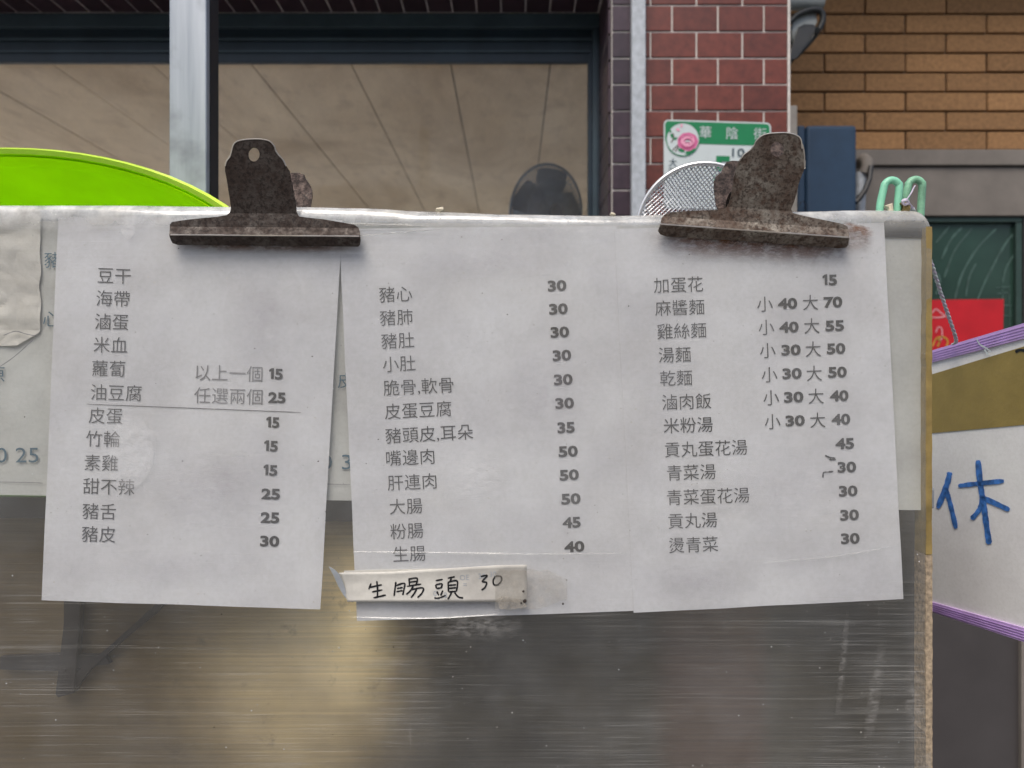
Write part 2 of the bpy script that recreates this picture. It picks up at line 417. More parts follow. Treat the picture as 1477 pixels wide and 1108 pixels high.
M['purple'] = simple('lilac_ribbed_tape', (.56, .38, .72), .4, var=.12, scale=60, bump=.2)
M['olive'] = simple('brown_packing_tape', (.29, .215, .062), .35, var=.12, scale=35, bump=.3)
M['marker'] = simple('blue_marker', (.055, .18, .50), .5, var=.55, scale=170, bump=0)
M['ochre'] = simple('yellow_brown_tape', (.27, .195, .070), .35, var=.3, scale=60, bump=.3)
M['board_edge'] = simple('pale_fibre_edge', (.36, .28, .19), .8, var=.45, scale=300, bump=.5)
M['cord'] = simple('lilac_white_cord', (.55, .50, .60), .7, var=.25, scale=400, bump=.2)
M['red'] = simple('red_lucky_paper', (.52, .010, .018), .45, var=.12, scale=10, bump=.1)
M['gold'] = simple('gold_print', (.62, .33, .06), .35, .3, bump=0)
M['pink_line'] = simple('pale_pink_print', (.70, .32, .34), .5, bump=0)
M['green_glass'] = simple('dark_green_glass', (.022, .050, .038), .22, var=.35, scale=4, bump=.05)
M['glass_reflection'] = simple('painted_reflection_line', (.055, .105, .088), .6, var=.4, scale=30, bump=0)
M['green_frame'] = simple('dark_green_frame', (.030, .060, .050), .5)
M['dark_panel'] = simple('dark_grey_sheet', (.075, .069, .070), .45, .3, var=.15, scale=6, bump=.2)
M['plate_white'] = simple('enamel_white', (.56, .62, .62), .35, var=.04, bump=0)
M['plate_green'] = simple('enamel_green', (.008, .20, .070), .35, var=.05, bump=0)
M['rose'] = simple('rose_pink', (.62, .14, .30), .4, var=.05, bump=0)
M['rose_light'] = simple('rose_light_pink', (.80, .36, .50), .4, var=.05, bump=0)
M['rose_dark'] = simple('rose_deep_pink', (.38, .05, .15), .4, var=.05, bump=0)
M['stem'] = simple('stem_brown', (.10, .05, .04), .5, bump=0)
M['fan'] = simple('dark_blue_fan_metal', (.22, .33, .50), .4, .3, bump=0)
M['fan_blade'] = simple('navy_fan_blade', (.07, .13, .24), .4, bump=0)
M['lamp_white'] = simple('pale_grey_plastic', (.34, .37, .36), .5)
M['black_plastic'] = simple('black_plastic', (.016, .018, .018), .45)
M['crumb'] = simple('dried_batter', (.62, .56, .42), .8)
def mk_ceiling():
    n = NT('smoke_stained_ceiling_board')
    a = n.noise(1.3, 5, .6, n.map((1, .55, 1)), dist=.6); b = n.noise(9, 4, .6, n.map((1, .4, 1)))
    c = n.ramp(a, [(.28, (.52, .41, .27)), (.50, (.76, .65, .48)), (.70, (.92, .81, .62))])
    c = n.mix(n.ramp(b, [(.52, (0,) * 3), (.72, (.4,) * 3)]), c, (.42, .33, .24))
    c = n.mix(1.0, c, n.ramp(n.noise(60, 4, .7), [(.3, (.88,) * 3), (.7, (1.06,) * 3)]), 'MULTIPLY')
    n.set(Base_Color=c, Roughness=.8); n.bump(n.noise(18, 4), .3, .003); return n.m
M['ceiling'] = mk_ceiling()
M['joint'] = simple('dark_joint', (.07, .05, .035), .9, bump=0)
M['plaster'] = simple('cream_unseen_helper', (.55, .50, .42), .85, scale=5)
M['floor_in'] = simple('pale_floor_tile', (.62, .57, .50), .4, scale=6)
M['asphalt'] = simple('worn_asphalt', (.085, .083, .080), .9, scale=25, bump=.6, bd=.004)
M['pavement'] = simple('grey_paving', (.26, .25, .235), .85, scale=10, bump=.4)
M['far_wall'] = simple('grey_tile_facade', (.30, .29, .27), .8, scale=3)
M['far_glass'] = simple('far_window_glass', (.03, .035, .04), .1, bump=0)
def mk_pane():
    n = NT('dusty_window_glass')
    dif = n.n('ShaderNodeBsdfDiffuse'); dif.inputs[0].default_value = (.5, .47, .42, 1); tr = n.n('ShaderNodeBsdfTransparent')
    m1 = n.n('ShaderNodeMixShader'); n.l(n.ramp(n.noise(3, 5, .6), [(.4, (.01,) * 3), (.7, (.07,) * 3)]), m1.inputs[0]); n.l(tr.outputs[0], m1.inputs[1]); n.l(dif.outputs[0], m1.inputs[2])
    gl = n.n('ShaderNodeBsdfGlossy'); gl.inputs['Roughness'].default_value = .03
    m2 = n.n('ShaderNodeMixShader'); m2.inputs[0].default_value = .008; n.l(m1.outputs[0], m2.inputs[1]); n.l(gl.outputs[0], m2.inputs[2])
    n.l(m2.outputs[0], n.out.inputs[0]); return n.m
M['pane'] = mk_pane()

# ------------------------------------------------------------------ ground and street
g = box('ground', (-40, 40, -40, 40, -.30, -.012), M['asphalt']); tag(g, kind='structure')
g = box('pavement', (-12, 12, -1.2, 1.96, -.10, .0), M['pavement']); tag(g, kind='structure')
ob = empty('opposite_building', (0, -9, 0), 'grey tiled town house with rows of dark windows across the lane', 'building')
box('wall', (-9, 9, -11, -9, 0, 5.0), M['far_wall'], ob)
_wm = None
for i in range(7):
    for j in range(2):
        x = -7.2 + i * 2.4; z = 1.0 + j * 2.2
        f_ = box('window', (x - .55, x + .55, -9.0, -8.97, z, z + 1.2), M['far_glass'], ob)

g = box('rear_bounce_ground', (-16, 12, 8.3, 24, -.10, .0), M['plaster']); tag(g, kind='structure')  # unseen pale ground added to bounce light onto the ceiling
g = box('side_bounce_ground', (-16, -4.7, 2.2, 8.29, -.10, .0), M['plaster']); tag(g, kind='structure')  # more unseen pale ground, added for the same bounce
# ------------------------------------------------------------------ shop building behind the stall
D0, DW = 2.20, 1.97             # window frame depth, wall face depth
ZS = CZ + (CY - 20) / F * D0    # soffit height
XJ = (883 - CX) / F * DW        # jamb edge
XP = (1137 - CX) / F * DW       # right end of the pillar
ZSILL = 1.15
# interior room
fl = box('room_floor', (-4.5, 2.2, 2.45, 8.2, -.1, .02), M['floor_in']); tag(fl, kind='structure')
HC = CZ + 1.6
ce = empty('ceiling', (0, 2.4, HC), kind='structure')
box('backing', (-4.6, 2.3, 2.44, 8.2, HC + .012, HC + .06), M['joint'], ce)
for k in range(-5, 9):
    x1 = -(k * .312 - .12 - .0) * 1.6; x0 = x1 - .312 * 1.6
    # two boards end to end
    ycut = 5.4 + (k % 2) * 1.2
    for ya, yb in ((2.46, ycut - .002), (ycut + .002, 8.15)):
        gp = .0036
        xa, xb = max(x0 + gp, -4.55), min(x1 - gp, 2.25)
        if xb - xa > .05: box('ceiling_board', (xa, xb, ya, yb, HC + .001 * (k % 3), HC + .011), M['ceiling'], ce)
# building wall with pieces
wl = empty('red_tiled_wall', (XJ, DW, 0), 'red brick tile wall pillar with white joints right of the shop window', 'wall')
GR = .0046
box('core', (XJ, XP - .002, DW + .0035, 2.60, 0, 3.4), M['grout_white'], wl)
rows = [-31, 7.5, 46, 84, 122, 160, 198, 236, 274, 312]
BH = 38.1 / F * DW; BWd = 66.3 / F * DW
z_top0 = CZ - (7.5 - CY) / F * DW
jA = (969.5 - CX) / F * DW; jB = (938.5 - CX) / F * DW
xs0 = (932 - CX) / F * DW
brick_cache = {}
def piece(name, b, m, parent, bev=.0015):
    """small block, mesh shared between pieces of one size"""
    x0, x1, y0, y1, z0, z1 = b
    key = (name, m.name, round(x1 - x0, 4), round(y1 - y0, 4), round(z1 - z0, 4))
    if key not in brick_cache:
        bm = bmesh.new(); box_bm(bm, -(x1 - x0) / 2, (x1 - x0) / 2, -(y1 - y0) / 2, (y1 - y0) / 2, -(z1 - z0) / 2, (z1 - z0) / 2)
        es = [e for e in bm.edges]
        bmesh.ops.bevel(bm, geom=es, offset=bev, segments=1, affect='EDGES')
        bmesh.ops.recalc_face_normals(bm, faces=bm.faces)
        me = bpy.data.meshes.new(name); bm.to_mesh(me); bm.free(); me.materials.append(m); brick_cache[key] = me
    o = bpy.data.objects.new(name, brick_cache[key]); COL.objects.link(o)
    o.parent = parent; o.location = Vector(((x0 + x1) / 2, (y0 + y1) / 2, (z0 + z1) / 2)) - Vector(parent.location)
    return o
for r_ in range(-4, 22):
    zt = z_top0 - r_ * BH; zb = zt - BH
    if zt > 3.0: continue
    off = jA if r_ % 2 == 0 else jB
    edges = [xs0 - .004] + [off + k * BWd for k in range(0, 4) if xs0 + .004 < off + k * BWd < XP - .004] + [XP]
    for a, b in zip(edges[:-1], edges[1:]):
        dz = rnd.uniform(-.0012, .0012)
        if b - a > .012:
            piece('brick', (a + GR / 2, b - GR / 2, DW + rnd.uniform(-.0010, .0010), DW + .016, zb + GR / 2, zt - GR / 2), M['red_tile'], wl)
    # corner tiles of the strip left of the metal channel
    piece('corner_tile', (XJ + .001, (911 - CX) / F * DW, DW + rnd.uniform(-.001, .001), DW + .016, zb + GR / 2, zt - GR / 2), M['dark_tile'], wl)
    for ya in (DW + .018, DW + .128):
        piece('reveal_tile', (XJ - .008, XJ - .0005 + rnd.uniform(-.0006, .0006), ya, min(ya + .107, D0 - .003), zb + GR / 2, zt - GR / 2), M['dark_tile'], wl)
tb = box('grout_edge', (XP - .0022, XP + .004, DW - .003, DW + .02, 0, 3.2), M['grout_white'], wl)
ch = box('wall_channel', ((911.5 - CX) / F * (DW - .03), (931.5 - CX) / F * (DW - .03), DW - .03, DW - .002, 0, 3.2), M['grey_trim'], None, bev=.002)
tag(ch, 'pale grey metal channel running up the red tile wall beside the window', 'channel')

sf = empty('window_lintel', (0, DW, ZS), 'dark tiled soffit above the shop window', 'lintel')
box('lintel_core', (-4.6, XJ - .0005, DW + .004, 2.45, ZS + .003, ZS + .6), M['grout_dark'], sf)
TW = 34.8 / F * D0
for k in range(0, 62):
    x1 = XJ - .012 - k * TW
    for ya in (DW - .01, DW + .108):
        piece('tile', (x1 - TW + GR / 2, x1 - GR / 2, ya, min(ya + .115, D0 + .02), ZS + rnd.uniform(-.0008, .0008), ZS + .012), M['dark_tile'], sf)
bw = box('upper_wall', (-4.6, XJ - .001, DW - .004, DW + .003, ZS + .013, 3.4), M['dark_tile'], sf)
lw = box('wall_below_window', (-4.6, XJ - .010, DW, 2.45, 0, ZSILL), M['red_tile']); tag(lw, 'dull red wall under the shop window behind the stall', 'wall')
rw = box('room_side_wall', (2.0, 2.2, 2.80, 8.2, 0, HC), M['plaster']); tag(rw, kind='structure')

ar = box('unseen_shade_slab', (-8, 1.0, 1.75, 2.44, 3.41, 3.6), M['plaster'], None); tag(ar, kind='structure')  # unseen slab added overhead to shade the wall and window
# window
wf = empty('shop_window', (-1, D0, ZSILL), 'large shop window with dark blue painted frame and smoky ceiling behind it', 'window')
XR = lambda px: (px - CX) / F * D0
ZR = lambda py: CZ - (py - CY) / F * D0
box('head_frame', (-4.5, XR(868), D0 - .004, D0 + .05, ZR(40), ZS - .001), M['frame_edge'], wf, bev=.002)
box('head_track', (-4.5, XR(861), D0 + .012, D0 + .05, ZR(53), ZR(40.3)), M['frame'], wf)
box('head_bead', (-4.5, XR(858), D0 + .004, D0 + .05, ZR(57), ZR(53.2)), M['frame_edge'], wf, bev=.001)
box('sash_rail', (-4.5, XR(855), D0 + .012, D0 + .030, ZR(87.5), ZR(57.2)), M['frame'], wf, bev=.002)
box('sash_bead', (-4.5, XR(853), D0 + .006, D0 + .0118, ZR(74), ZR(71)), M['frame_edge'], wf)
box('jamb_frame', (XR(855), XR(868) + .001, D0, D0 + .05, ZSILL, ZR(40.3)), M['frame_edge'], wf, bev=.002)
box('jamb_groove', (XR(861), XR(862.5), D0 - .0035, D0 + .003, ZSILL, ZR(41)), M['frame'], wf)
box('sash_stile', (XR(848.5), XR(854.8), D0 + .010, D0 + .028, ZSILL, ZR(57.5)), M['frame'], wf, bev=.001)
box('sill', (-4.5, XR(868), D0 - .05, D0 + .12, ZSILL - .03, ZSILL + .02), M['frame_edge'], wf)
box('pane', (-4.5, XR(848.8), D0 + .0305, D0 + .0345, ZSILL + .02, ZR(80)), M['pane'], wf)
bm = bmesh.new(); bmesh.ops.create_uvsphere(bm, u_segments=10, v_segments=6, radius=.007, matrix=Matrix.Translation(P(869, 52, D0 - .01)))
box_bm(bm, *[c for c in (P(868, 0, D0).x, P(870.5, 0, D0).x)], D0 - .012, D0 - .004, P(0, 62, D0).z, P(0, 50, D0).z)
from_bm('screw_cap', bm, M['grout_white'], wf)

# fan inside the room
FD = 3.3
fc = P(789, 306, FD); fr = 66 / F * FD
fan = empty('electric_fan', (fc.x, fc.y + .1, 0), 'dark blue caged electric fan seen through the shop window', 'fan')
tilt = Matrix.Translation(fc) @ Matrix.Rotation(R(38), 4, 'Z') @ Matrix.Rotation(R(12), 4, 'X')
def fp(r, a, y): return tilt @ Vector((r * math.cos(a), y, r * math.sin(a)))
bm = bmesh.new()
for k in range(96):
    a = 2 * math.pi * k / 96
    tube_bm(bm, [fp(fr * t, a + (1 - t) * .35, -.055 + .055 * t ** 3) for t in (.18, .45, .7, .88, .97, 1.0)], .0027, 4, caps=False)
from_bm('front_grille', bm, M['fan'], fan)
bm = bmesh.new()
for k in range(60):
    a = 2 * math.pi * k / 60
    tube_bm(bm, [fp(fr * t, a, .095 - .095 * t ** 3) for t in (.2, .5, .75, .9, 1.0)], .0016, 4, caps=False)
from_bm('rear_grille', bm, M['fan'], fan)
tube('rim', [fp(fr * 1.005, 2 * math.pi * k / 48, 0) for k in range(48)], .006, M['fan'], fan, 8, closed=True)
for rr_ in (.42, .72): tube('grille_ring', [fp(fr * rr_, 2 * math.pi * k / 40, -.050) for k in range(40)], .002, M['fan'], fan, 5, closed=True)
bm = bmesh.new(); bmesh.ops.create_cone(bm, cap_ends=True, segments=24, radius1=fr * .2, radius2=fr * .17, depth=.02, matrix=tilt @ Matrix.Translation((0, -.058, 0)) @ Matrix.Rotation(R(90), 4, 'X'))
from_bm('badge', bm, M['fan_blade'], fan)
bm = bmesh.new(); bmesh.ops.create_cone(bm, cap_ends=True, segments=24, radius1=.05, radius2=.06, depth=.12, matrix=tilt @ Matrix.Translation((0, .13, 0)) @ Matrix.Rotation(R(90), 4, 'X'))
from_bm('motor', bm, M['fan'], fan)
for b in range(5):
    bm = bmesh.new(); prev = None
    for i in range(9):
        t = .15 + .78 * i / 8; wa = .40 + .22 * math.sin(math.pi * i / 8)
        a0 = b * math.pi * .4 + .3
        v = [bm.verts.new(fp(fr * t, a0 + wa * (s - .5) * 1.6, (s - .5) * .05)) for s in (0, .33, .66, 1)]
        if prev:
            for q in range(3): bm.faces.new((prev[q], prev[q + 1], v[q + 1], v[q]))
        prev = v
    from_bm('blade', bm, M['fan_blade'], fan, smooth=True)
tube('pole', [(fc.x + .02, fc.y + .13, .03), (fc.x + .02, fc.y + .13, fc.z - .04)], .014, M['fan'], fan)
bm = bmesh.new(); bmesh.ops.create_cone(bm, cap_ends=True, segments=32, radius1=.20, radius2=.16, depth=.03, matrix=Matrix.Translation((fc.x + .02, fc.y + .13, .036)))
from_bm('base', bm, M['fan'], fan)

# tan brick wall further back
DT = 2.70
TX = lambda px, d=DT: (px - CX) / F * d
TZ = lambda py, d=DT: CZ - (py - CY) / F * d
tw = empty('tan_brick_wall', (1.5, DT, 2.2), 'tan brick wall in running bond right of the red pillar', 'wall')
box('mortar', (TX(1040), 3.4, DT + .012, DT + .2, TZ(219), 3.3), M['mortar_dark'], tw)
RH = 28.2 / F * DT; RW = 117.2 / F * DT; J = .0062
for r_ in range(0, 14):
    zb = TZ(217.5) + r_ * RH; zt = zb + RH
    off = TX(1248 if r_ % 2 == 1 else 1306.5)
    off0 = off - 2 * RW
    for k in range(0, 8):
        a = off0 + k * RW; b = a + RW
        a = max(a, TX(1060)); b = min(b, 3.3)
        if b - a > .05 and zt < 3.3:
            piece('brick', (a + J / 2, b - J / 2, DT + rnd.uniform(-.002, .002), DT + .02, zb + J / 2 + .0008 * (k % 2), zt - J / 2), M['tan_brick'], tw, .003)
ln = empty('concrete_beam', (1.5, DT, 1.9), 'grey brown rendered beam under the tan bricks', 'beam')
box('upper_band', (TX(1040), 3.4, DT - .02, DT + .2, TZ(240.5), TZ(218)), M['concrete'], ln, bev=.003)
box('lower_band', (TX(1040), 3.4, DT - .008, DT + .2, TZ(312), TZ(242)), M['concrete'], ln, bev=.003)
gw = empty('green_window', (1.5, DT, 1.0), 'dark green glass window with painted reflections under the grey beam', 'window')
box('top_frame', (TX(1040), TX(1476), DT + .004, DT + .06, TZ(320), TZ(312.5)), M['green_frame'], gw, bev=.002)
box('stile', (TX(1467), TX(1476), DT + .005, DT + .06, .0, TZ(320.5)), M['green_frame'], gw, bev=.002)
box('pane', (TX(1040), TX(1467), DT + .022, DT + .03, .0, TZ(320.5)), M['green_glass'], gw)
box('side_wall', (TX(1477), 3.4, DT, DT + .2, 0, TZ(312.5)), M['dark_panel'], gw)
fg = lambda x, y: P(x, y, DT + .020)
et = [[(1358, 374), (1372, 345), (1388, 328)], [(1362, 400), (1378, 360), (1402, 330)], [(1377, 432), (1388, 395), (1410, 358), (1437, 330)],
      [(1410, 432), (1425, 398), (1450, 352), (1464, 336)], [(1446, 408), (1452, 385), (1464, 366)], [(1350, 350), (1360, 338), (1370, 326)],
      [(1393, 428), (1398, 400), (1408, 380)], [(1350, 425), (1356, 405), (1352, 395)]]
strokes('reflected_arcs', et, 3.0, fg, M['glass_reflection'], gw, .6)  # pale arcs painted for reflections in the glass
strokes('reflected_lines', [[(1436, 415), (1456, 414)], [(1437, 424), (1457, 422)], [(1446, 410), (1446, 470)], [(1456, 412), (1457, 470)], [(1438, 440), (1460, 441)], [(1438, 455), (1460, 456)]], 1.6, fg, M['glass_reflection'], gw, .6)
strokes('frame_highlight', [[(1349, 323), (1400, 324), (1462, 324)], [(1463, 324), (1463.5, 380), (1464, 470)]], 1.8, fg, M['glass_reflection'], gw, .5)

rp = empty('red_poster', tuple(P(1400, 480, DT)), 'red lucky paper with gold brush strokes taped on the green window', 'poster')
plate('sheet', [(1300, 433), (1448, 431.5), (1447, 470), (1449, 530), (1300, 530)], lambda x, y: DT + .016, .002, M['red'], rp)
fr_ = lambda x, y: P(x, y, DT + .0145)
strokes('pale_pattern', [[(1344, 452), (1350, 446), (1358, 452), (1364, 456)], [(1344, 458), (1354, 458), (1366, 456)], [(1350, 480), (1353, 472), (1358, 474), (1359, 484), (1356, 494)]], 1.8, fr_, M['pink_line'], rp)
strokes('gold_stroke', [[(1345, 500), (1350, 489), (1360, 486), (1367, 492), (1364, 503)], [(1352, 500), (1356, 492), (1352, 488)]], 2.6, fr_, M['gold'], rp)

# beige post, blue box, wall lamp, meter pipe right of the pillar
bp = box('beige_post', ((1138 - CX) / F * 2.25, (1150 - CX) / F * 2.25, 2.25, 2.29, 0, CZ - (152 - CY) / F * 2.25), M['beige'], None, bev=.002)
tag(bp, 'thin beige post standing against the right edge of the red tiled pillar', 'post')
bb = empty('blue_box', tuple(P(1194, 420, 2.3)), 'navy blue metal wall box with rounded corners right of the red pillar', 'box')
DB = 2.32
bm = bmesh.new(); box_bm(bm, (1163 - CX) / F * DB, (1236 - CX) / F * DB, DB, DB + .34, CZ - (430 - CY) / F * DB, CZ - (180.5 - CY) / F * DB)
bmesh.ops.bevel(bm, geom=[e for e in bm.edges], offset=.012, segments=3, affect='EDGES', profile=.6)
from_bm('door', bm, M['blue_box'], bb)
box('side_case', ((1152 - CX) / F * DB, (1162.4 - CX) / F * DB, DB + .006, DB + .33, CZ - (430 - CY) / F * DB, CZ - (180 - CY) / F * DB), M['blue_box'], bb, bev=.004)
tube('latch_wire', [P(1153, 297, DB - .01), P(1155, 292, DB - .012), P(1160, 290, DB - .012), P(1162, 295, DB - .01), P(1162, 303, DB - .008)], .0015, M['black_rubber'], bb, 6)
mp = empty('water_pipe', tuple(P(1244, 420, 2.6)), 'grey pipe bend with white sleeve and black cable beside the blue box', 'pipe')
tube('pipe_bend', [P(1240, 236, 2.66), P(1246, 229, 2.62), P(1251, 234, 2.58), P(1251, 242, 2.57), P(1247, 252, 2.57)], .020, M['concrete'], mp, 12)
tube('sleeve', [P(1242, 249, 2.58), P(1241, 278, 2.58), P(1240, 300, 2.58), P(1240, 420, 2.58)], .018, M['grey_trim'], mp, 12)
tube('cable', [P(1256, 240, 2.55), P(1254, 258, 2.54), P(1248, 274, 2.53), P(1239, 287, 2.53), P(1234, 292, 2.53)], .009, M['black_rubber'], mp, 8)
tube('cable', [P(1238, 283, 2.55), P(1234, 294, 2.54), P(1230, 299, 2.54)], .005, M['black_rubber'], mp, 8)
DL = 2.35
wlp = empty('wall_lamp', tuple(P(1160, 0, DL)), 'black hooded wall lamp with pale lens at the top of the red pillar', 'lamp')
tube('mount', [P(1135, 2, DL), P(1162, 3, DL), P(1186, 2, DL)], .026, M['lamp_white'], wlp, 16)
tube('bracket', smooth_line([P(1140, 32, DL - .03), P(1150, 22, DL - .03), P(1168, 15, DL - .03), P(1183, 16, DL - .03), P(1187, 27, DL - .03), P(1181, 43, DL - .03), P(1166, 62, DL - .03), P(1147, 82, DL - .03)], 5), .0095, M['black_plastic'], wlp, 10)
plate('lens', [(1143, 36), (1152, 24), (1166, 19), (1177, 20), (1178, 32), (1174, 40), (1160, 38), (1150, 48), (1143, 62)], lambda x, y: DL - .02, .05, M['lamp_white'], wlp, bev=.002)
plate('hood', [(1140, 78), (1152, 40), (1160, 36), (1172, 36), (1178, 40), (1168, 58), (1148, 84), (1141, 86)], lambda x, y: DL - .032 - (y - 36) * .0003, .05, M['black_plastic'], wlp, bev=.002)
tube('knob', [P(1179, 44, DL - .06), P(1180, 46, DL - .02)], .009, M['black_plastic'], wlp, 8)

# address plate
DA = DW - .006
ap = empty('address_plate', tuple(P(1035, 240, DA)), 'green and white enamel house number plate with a pink rose on the red tiles', 'sign')
fa = lambda k: (lambda x, y: P(x, y, DA - k))
rot = lambda pts: [(x, y + (x - 958) * .030) for x, y in pts]
plate('backing', rot(rrect(957.5, 172.5, 1112, 300, 7)), lambda x, y: DA, .004, M['plate_white'], ap)
plate('green_band', rot(rrect(959.5, 174.5, 1110, 206, 5)), lambda x, y: DA - .0008, .0009, M['plate_green'], ap)
plate('white_disc', ell(985, 201, 23.5, 23.5, 40), lambda x, y: DA - .0016, .0009, M['plate_white'], ap)
strokes('disc_outline', [ell(985, 201, 23.8, 23.8, 40)[k:] + ell(985, 201, 23.8, 23.8, 40)[:k + 1] for k in (20,)], 1.3, fa(.0020), M['plate_green'], ap, 0, 1)
bm = bmesh.new()
def petal(bm, cx, cy, rx, ry, a, k):
    vs = [bm.verts.new(P(x, y, DA - k)) for x, y in ell(cx, cy, rx, ry, 14, a)]
    bm.faces.new(vs)
for i in range(9):
    a = 2 * math.pi * i / 9; petal(bm, 992 + 9.5 * math.cos(a), 204.5 + 8 * math.sin(a), 7, 5.5, a + 1.57, .0022 + .00003 * i)
from_bm('rose_petals', bm, M['rose'], ap)
bm = bmesh.new()
for i in range(7):
    a = 2 * math.pi * i / 7 + .3; petal(bm, 992 + 7 * math.cos(a), 203 + 5.5 * math.sin(a), 4.6, 3.0, a + 1.57, .0028 + .00003 * i)
petal(bm, 978, 187, 3, 2, .4, .0028); petal(bm, 983, 181, 3, 1.6, 1.4, .0028)
from_bm('rose_light_petals', bm, M['rose_light'], ap)
strokes('rose_lines', [[(984, 200), (988, 196), (994, 196), (999, 200)], [(986, 204), (991, 200), (997, 202), (999, 207)], [(983, 209), (989, 213), (997, 212), (1002, 206)], [(988, 207), (992, 205), (995, 208)], [(979, 203), (982, 198)]], 1.1, fa(.0034), M['rose_dark'], ap, 0)
strokes('stem', [[(970, 217), (976, 211), (981, 207)], [(974, 219), (979, 211)], [(968, 206), (972, 198), (970, 192)]], 1.5, fa(.0023), M['stem'], ap)
bm = bmesh.new()
for q in ((983, 217, 5, 2.4, .3), (993, 220, 5, 2.2, -.3), (969, 196, 3.5, 1.8, 1.2), (974, 200, 3.5, 1.6, -.5), (966, 189, 3, 1.6, .6), (1000, 217, 4, 2, -.6)): petal(bm, *q, .0024)
from_bm('leaves', bm, M['plate_green'], ap)
for s_, x_, y_ in (('華', 1009, 190.5), ('陰', 1048, 192), ('街', 1087, 193)):
    text('street_name', s_, x_, y_, 19, fa(.0018), M['plate_white'], ap, -1.5)
text('small_number', '10', 1056, 219.5, 17, fa(.0020), M['frame_edge'], ap, -1.5, .01, width=18, vc=.36)
text('big_number', '5', 1030, 243, 52, fa(.0020), M['plate_green'], ap, -1.5, .03, width=24, vc=.36)
text('district', '大', 964.5, 234, 13, fa(.0020), M['frame_edge'], ap, -1.5)
text('district', '同', 965, 247.5, 13, fa(.0020), M['frame_edge'], ap, -1.5)

# ------------------------------------------------------------------ stall
# square steel post left
DP = .95
PX = lambda px, d=DP: (px - CX) / F * d
post = empty('steel_post', (PX(270), DP, 0), 'square galvanised steel post rising behind the left clip', 'post')
box('tube', (PX(244), PX(297.5), DP, DP + .012, 0, 2.6), M['tube_steel'], post, bev=.0015)
box('dark_side', (PX(248), PX(297.5), DP + .013, DP + .040, 0, 2.6), M['black_rubber'], post)

# cart body
DC = .602
ca = empty('steel_cart', (0, DC, 0), 'brushed stainless steel front of the food cart behind the plastic cover', 'cart')
CTOP = CZ - (735 - CY) / F * DC
XC1 = .345
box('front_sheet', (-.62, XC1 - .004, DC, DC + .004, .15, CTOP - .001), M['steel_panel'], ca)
box('worktop', (-.62, XC1, DC + .001, 1.30, CTOP, CTOP + .018), M['tube_steel'], ca, bev=.002)
box('body', (-.61, XC1 - .006, DC + .006, 1.28, .15, CTOP - .002), M['dark_panel'], ca)
for x_ in (-.56, XC1 - .08):
    for y_ in (DC + .05, 1.22): tube('leg', [(x_, y_, 0), (x_, y_, .16)], .02, M['tube_steel'], ca)
ps = box('dark_side_cabinet', ((1300 - CX) / F * 1.34, 2.2, 1.34, 1.50, 0, CZ - (700 - CY) / F * 1.34), M['dark_panel'], None, bev=.003)
tag(ps, 'dark grey sheet metal cabinet below the hanging white board', 'cabinet')
box('door_edge', ((1469 - CX) / F * 1.34, (1500 - CX) / F * 1.34, 1.332, 1.345, 0, CZ - (705 - CY) / F * 1.34), M['concrete'], None).parent = None
_o = bpy.data.objects['door_edge']; _o.parent = ps; 

# dark rail and bracket behind the plastic
DR = .578
rl = box('dark_rail', ((-130 - CX) / F * DR, (1300 - CX) / F * DR, DR, DR + .010, CZ - (748 - CY) / F * DR, CZ - (716 - CY) / F * DR), M['dark_rail'], None, bev=.001)
me = rl.data
for v in me.vertices: v.co.z -= (v.co.x + .40) * .0095
tag(rl, 'dark brown horizontal rail along the bottom of the old menu sheet', 'rail')
br = empty('corner_bracket', tuple(P(100, 940, .61)), 'dark triangular steel bracket at lower left behind the plastic', 'bracket')
plate('upright', [(92, 760), (117, 760), (114, 880), (106, 1000), (84, 1006), (80, 1002), (92, 900)], lambda x, y: .5915, .008, M['dark_rail'], br)
plate('brace', [(104, 1000), (128, 968), (170, 930), (225, 885), (240, 868), (226, 870), (196, 898), (158, 932), (112, 968), (103, 978)], lambda x, y: .5935, .006, M['dark_rail'], br)
plate('cross_piece', [(0, 948), (80, 944), (150, 946), (158, 958), (80, 968), (0, 966)], lambda x, y: .5950, .005, M['dark_rail'], br)

